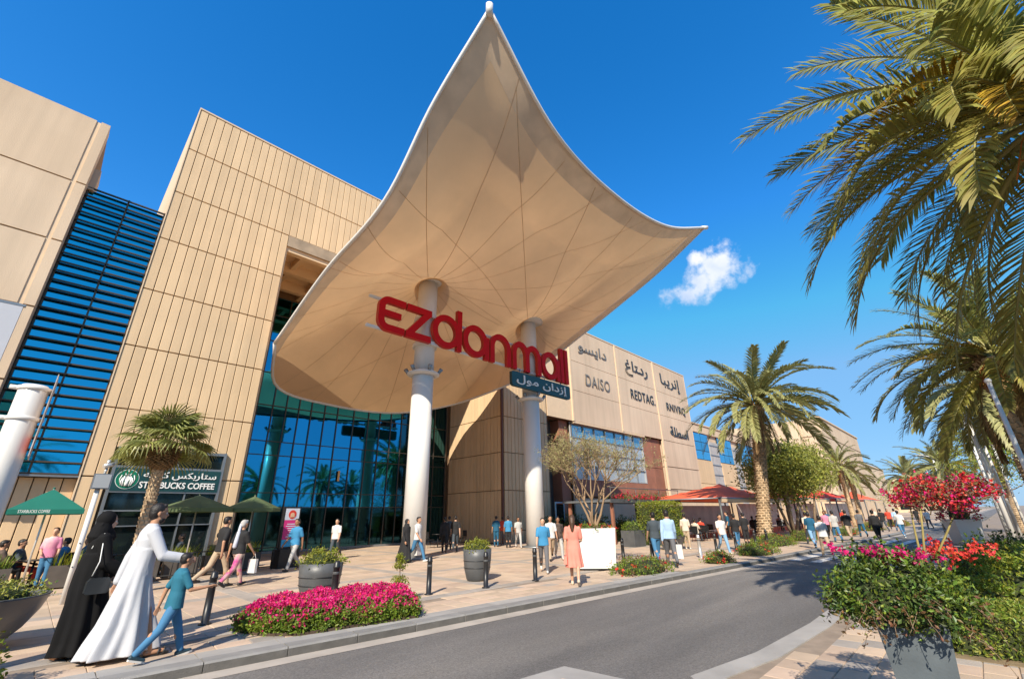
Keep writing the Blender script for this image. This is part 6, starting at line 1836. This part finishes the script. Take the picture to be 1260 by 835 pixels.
# planter boxes with upright grasses
def grass_box(label, x0, x1, y, h=.55):
    t = thing('planter_box', label, 'planter', ((x0 + x1) / 2, y, 0), group='dark planter boxes round the cafe terrace'); w = x1 - x0
    g = G(); g.box((0, 0, h / 2 + .04), (w, .42, h), taper=1.03); obj('box', g, mat('brown_grey_box', (0.10, 0.085, 0.075), .7, var=.2, scale=3), t)
    q = np.random.default_rng(int(x0 * 7) % 50); n = int(w * 130); P = np.stack([q.uniform(-w / 2 + .05, w / 2 - .05, n), q.uniform(-.15, .15, n), np.full(n, h)], -1)
    V = []; F = []
    for k, p in enumerate(P):
        d = np.array((q.normal() * .22, q.normal() * .18, 1)); L = q.uniform(.22, .50); s = np.array((q.normal(), q.normal(), 0)); s /= np.linalg.norm(s); s *= .014
        V += [p - s, p + s, p + d * L * .6 + s * .8, p + d * L * .6 - s * .8, p + d * L + (d[0] * .2, d[1] * .2, -.02)]; b = 5 * k; F.append((b, b + 1, b + 2, b + 3))
    g = G(); g.add(V, [np.array(F), np.array([(f[3], f[2], f[0] + 4) for f in F])]); obj('grass', g, M_leafy if q.uniform() < .5 else M_leaf, t, 'stuff')
    return t


for i, (x0, x1, y) in enumerate(((-.9, -.02, 19.0), (.72, 1.55, 19.0), (2.45, 3.15, 18.7), (3.35, 4.25, 18.9), (4.45, 5.2, 19.1), (5.7, 6.3, 19.5))):
    grass_box(['planter box of upright grass at the far left of the cafe terrace', 'planter box of grass right of the woman in pink', 'planter box between the man in white and the boy', 'planter box behind the boy and couple', 'planter box under the twin olive parasols', 'planter box left of the advertising stand'][i], x0, x1, y)


def chair_and_table():
    t = thing('cafe_chair', 'x', 'chair', (0, 0, 0))
    g = G(); g.bb(-.21, .21, -.21, .21, .42, .46); obj('seat', g, M_black, t); g = G(); g.bb(-.23, -.19, -.20, .20, .50, .86); obj('backrest', g, M_black, t)
    for sx in (-1, 1):
        for sy in (-1, 1): obj('leg', G().tube([(sx * .19, sy * .18, .43), (sx * .22, sy * .20, 0)], .013, 5), M_black, t)
    return t


def table():
    t = thing('cafe_table', 'x', 'table', (0, 0, 0)); obj('top', G().lathe([(.36, .70), (.36, .73)], n=20), M_black, t); obj('leg', G().tube([(0, 0, 0), (0, 0, .7)], .03, 8), M_black, t); obj('foot', G().lathe([(.22, 0), (.22, .02)], n=14), M_black, t); return t


ch0 = chair_and_table(); tb0 = table(); first = [True, True]
def place(kind, x, y, rz, lab):
    o0 = ch0 if kind == 'c' else tb0; i = 0 if kind == 'c' else 1; z = 0 if y > 4.6 else -.1
    if first[i]: first[i] = False; o0.location = (x, y, z); o0.rotation_euler = (0, 0, rz); o0['label'] = lab; o0['group'] = 'black cafe chairs' if i == 0 else 'black cafe tables'; return o0
    return dup(o0, (x, y, z), rz, lab)


seated = [(-.30, 20.0, .2, ('brown', 'black'), 'seated woman with curly brown hair at the far left of the terrace'), (.05, 20.3, -.4, ('slate', 'red'), 'seated person in slate top leaning at the left terrace'), (.95, 20.4, 2.6, ('blue', 'black'), 'seated man in blue shirt behind the woman in pink'),
          (1.45, 20.3, 2.9, ('dblue', 'black'), 'seated man in dark blue behind the grass box'), (3.0, 20.2, .4, ('black', 'black'), 'person in black sitting at the coffee shop window'), (3.9, 20.3, 2.8, ('slate', 'black'), 'person in dark grey seated under the left olive parasol'),
          (5.9, 20.6, 2.6, ('red', 'black'), 'person in red seated left of the advertising stand'), (5.2, 20.6, .3, ('brown', 'black'), 'person in brown seated under the right olive parasol')]
for x, y, rz, cl, lab in seated:
    person('sit', lab, (x, y, 0), rz, dict(body=SK[0], shirt=C[cl[0]], trousers=C[cl[1]], shoes=C['dshoe'], hair=M_hair)); place('c', x, y, rz, 'black chair under the ' + ' '.join(lab.split()[:12]))
for x, y, lab in ((.4, 20.0, 'black round table beside the seated man in blue'), (3.45, 20.3, 'black round table between two seated people at the coffee shop'), (5.55, 20.5, 'black round table beside the person in red'), (2.2, 20.4, 'empty black table at the coffee shop window'), (17.2, 23.2, 'dark table inside the entrance recess'), (18.6, 23.4, 'dark table by the brown recess wall')): place('t', x, y, 0, lab)
for x, y, rz, lab in ((1.9, 20.4, .3, 'empty black chair left of the empty window table'), (2.5, 20.4, 2.9, 'empty black chair right of the empty window table'), (16.6, 23.2, 0, 'empty chair left of the recess table'), (18.0, 23.3, .4, 'empty chair between the two recess tables'), (19.2, 23.4, 3.0, 'empty chair against the brown recess wall')): place('c', x, y, rz, lab)
# terrace rail
g = thing('terrace_rail', 'low dark rail in front of the coffee shop terrace', 'rail', (2.3, 18.5, 0))
for z in (.12, .74): obj('bar', G().tube([(0, 0, z), (4.3, .3, z)], .018, 6), M_black, g)
for k in range(8): obj('post', G().tube([(k * .61, k * .043, 0), (k * .61, k * .043, .74)], .014, 6), M_black, g)

# red tensile tents over the restaurant terrace
M_tent = mat('orange_red_canvas', (0.90, 0.15, 0.055), .8, var=.08, scale=.8, trans=.15); M_tent2 = mat('deep_red_canvas', (0.70, 0.06, 0.035), .8, var=.08, scale=.8, trans=.15)


def tent(label, x0, x1, y0, y1, ze, zp, m):
    t = thing('shade_tent', label, 'tent', (x0, y0, 0)); w, d = x1 - x0, y1 - y0; n = 12
    u = np.linspace(0, 1, n + 1); X, Y = np.meshgrid(u, u); r = np.maximum(abs(X - .5), abs(Y - .5)) * 2; Z = ze + (zp - ze) * (1 - r) ** 1.15 - .12 * np.sin(pi * (X * (abs(Y - .5) > abs(X - .5)) + Y * (abs(Y - .5) <= abs(X - .5)))) * r * 0
    V = np.stack([X * w, Y * d, Z], -1).reshape(-1, 3); idx = np.arange((n + 1) ** 2).reshape(n + 1, n + 1)
    g = G(); g.add(V, np.stack([idx[:-1, :-1], idx[:-1, 1:], idx[1:, 1:], idx[1:, :-1]], -1).reshape(-1, 4), 0, True); obj('canvas', g, m, t)
    g = G(); P = [(0, 0, ze), (w, 0, ze), (w, d, ze), (0, d, ze), (0, 0, ze)]
    for a, b in zip(P[:-1], P[1:]): g.tube([a, b], .05, 6)
    obj('edge_frame', g, M_alu, t); obj('valance', G().bb(0, w, -.03, .0, ze - .24, ze - .03), M_shade, t)
    for x, y in ((0, 0), (w / 2, 0), (w, 0), (0, d), (w, d)): obj('post', G().tube([(x, y, 0), (x, y, ze)], .07, 8), M_dgrey, t)
    obj('top_rope', G().tube([(0, 0, ze + .03), (w * .5, d * .0, ze + .05)], .03, 5), M_silver, t)
    obj('clear_curtain', G().bb(.1, w - .1, d * .92, d * .93, .2, ze - .3), mat('clear_plastic_curtain', (.40, .39, .37), .25, var=.25, scale=1.2), t)
    return t


tent('first red tent beside the block hedge, nearest the white planter', 29.5, 46, 11.2, 17, 2.42, 3.7, M_tent)
tent('second red tent, half hidden by the date palm trunk', 46.2, 59, 11.0, 16.5, 2.6, 3.7, M_tent)
tent('third red tent behind the round headed trees', 60, 74, 10.6, 16, 2.7, 3.9, M_tent2)
tent('farthest red tent beyond the round headed trees', 75, 92, 10.2, 15, 2.7, 4.0, M_tent)
k = 0
for x, y in ((29, 12.5), (31.5, 13.2), (34, 12.3), (39, 12.4), (42, 13), (45, 12.2), (51, 12), (55, 12.3)):
    k += 1; w = ['in the first red tent, nearest the hedge', 'in the middle of the first red tent', 'at the right end of the first red tent', 'left in the second red tent', 'in the middle of the second red tent', 'right in the second red tent', 'left in the third red tent', 'right in the third red tent'][k - 1]
    place('t', x, y, 0, 'dark table ' + w); place('c', x - .6, y, 0, 'dark chair left of the table ' + w); place('c', x + .6, y, pi, 'dark chair right of the table ' + w)
    if k not in (3, 7): person('sit', 'diner seated left of the table ' + w, (x - .6, y, 0), 0, dict(body=SK[k % 3], shirt=C[['cream', 'red', 'white', 'black', 'dblue', 'lgrey', 'white', 'red'][k - 1]], trousers=C['slate'], shoes=C['dshoe'], hair=M_hair))
# furniture beyond the pale bars on the right
for i in range(7):
    x = 38 + i * 2.2; y = 2.6 - .07 * i - (i % 2) * .5; y -= 1.0
    place('c', x, y, .4 * i, ['dark chair nearest the far white planter', 'dark chair second from the far white planter', 'dark chair in the middle of the row past the crossing', 'dark chair fourth along the row past the crossing', 'dark chair fifth along the row past the crossing', 'dark chair sixth along the row past the crossing', 'last dark chair of the row past the crossing'][i])

# flat pergola in front of the shop wing
pe = thing('pergola', 'flat grey roofed pergola with brown posts in front of the brown clad window', 'pergola', (23.6, 15.2, 0))
obj('roof', G().bb(0, 9, 0, 3.6, 2.30, 2.42), M_alu, pe); obj('roof_edge', G().bb(-.05, 9.05, -.05, 0.0, 2.24, 2.46), M_dgrey, pe)
for x, y in ((.4, .2), (4.5, .2), (8.6, .2), (.4, 3.3), (8.6, 3.3)): obj('post', G().bb(x - .08, x + .08, y - .08, y + .08, 0, 2.3), M_brown, pe)
obj('rail', G().tube([(0, 0, 3.1), (9, 0, 3.1)], .03, 6), M_dgrey, pe)
for x in (.1, 3, 6, 8.9): obj('rail_post', G().tube([(x, 0, 2.4), (x, 0, 3.1)], .025, 6), M_dgrey, pe)
cl = thing('flowering_climber', 'climber with bright red blooms along the pergola roof behind the dry tree', 'climbing plant', (24.5, 15.5, 2.42)); q = np.random.default_rng(9)
P = np.stack([q.uniform(0, 6, 300), q.normal(0, .25, 300), np.abs(q.normal(0, .22, 300))], -1); g = G(); leaves(g, P[:200], .10, 6, .08); obj('foliage', g, M_leafd, cl, 'stuff'); g = G(); leaves(g, P[200:], .09, 7, .06, aspect=.9); obj('blossom', g, M_crim, cl, 'stuff')
pb = thing('planter_box', 'dark square planter box at the foot of the pergola post', 'planter', (23.0, 13.6, 0)); obj('box', G().box((0, 0, .4), (1.1, .8, .8)), M_dgrey, pb)
shrub('potted_shrub', 'green shrub growing in the dark box by the pergola post', (23.0, 13.6, .75), (.6, .5, .5), M_leaf, 110, .09)
shrub('potted_shrub', 'dark green shrub in the wide pot behind the white t shirt man', (21.9, 10.9, .55), (.8, .6, .45), M_leaf, 140, .08)
pt = thing('plant_pot', 'wide dark tapered pot behind the man in white t shirt and pale jeans', 'planter', (21.9, 10.9, 0)); g = G(); g.lathe([(.42, 0), (.70, .62), (.64, .62), (.6, .55)], n=4, ph=pi / 4, smooth=False); obj('pot', g, M_dgrey, pt)
# shop entrance notice by the right column
nb = thing('notice_board', 'blue framed notice board on the cladding right of the column', 'notice board', (26.0, 21.0, 0)); obj('frame', G().bb(-.5, .5, -.06, .0, .6, 2.5), mat('pale_blue_frame', (.20, .38, .52), .5), nb); obj('board', G().bb(-.4, .4, -.075, -.062, .7, 2.4), M_dglass, nb)
for xx in (-.42, .34): obj('post', G().bb(xx, xx + .08, .001, .06, 0, 2.4), M_alu, nb)

# white poles among the palms, street lamps
plabs = ['white pole nearest the camera at the right edge', 'second white pole from the right, in front of the dark bush', 'white pole left of a leaning pair at the right edge', 'thin white pole behind the pair at the right edge', 'leftmost thin white pole among the right palms', 'short white pole behind the right hand bushes']
for i, (x, y, h, r) in enumerate(((14.6, -.95, 4.4, .055), (24.5, -.62, 5.4, .08), (27.5, -.75, 5.8, .08), (31, -1.0, 5.6, .07), (37, -.75, 6.4, .08), (34, -1.4, 4.6, .06))):
    p = thing('white_pole', plabs[i], 'pole', (x, y, -.1), group='slender white poles among the right hand palms'); obj('shaft', G().tube([(0, 0, 0), (0, 0, h)], [r, r * .75], 12), M_white, p); obj('cap', G().ball((0, 0, h), r * 1.2, 8, 6), M_white, p); obj('collar', G().lathe([(r * 1.5, 0), (r * 1.5, .12), (r, .16)], n=12), M_alu, p)
for i, (x, y, h) in enumerate(((70, 2.15, 7.1), (105, 4.5, 8.2), (150, 10, 10.5))):
    p = thing('street_lamp', ['white street lamp with two angled heads above the red flowering tree', 'second street lamp with crossed arms, farther left', 'farthest street lamp above the low end building'][i], 'street lamp', (x, y, -.1)); obj('mast', G().tube([(0, 0, 0), (0, 0, h)], [.13, .07], 10), M_white, p)
    for s in (-1, 1):
        obj('arm', G().tube([(0, 0, h - .1), (0, s * .8, h + .15)], .04, 6), M_white, p); obj('lamp_head', G().box((0, s * 1.05, h + .17), (.35, .75, .14)), M_white, p)
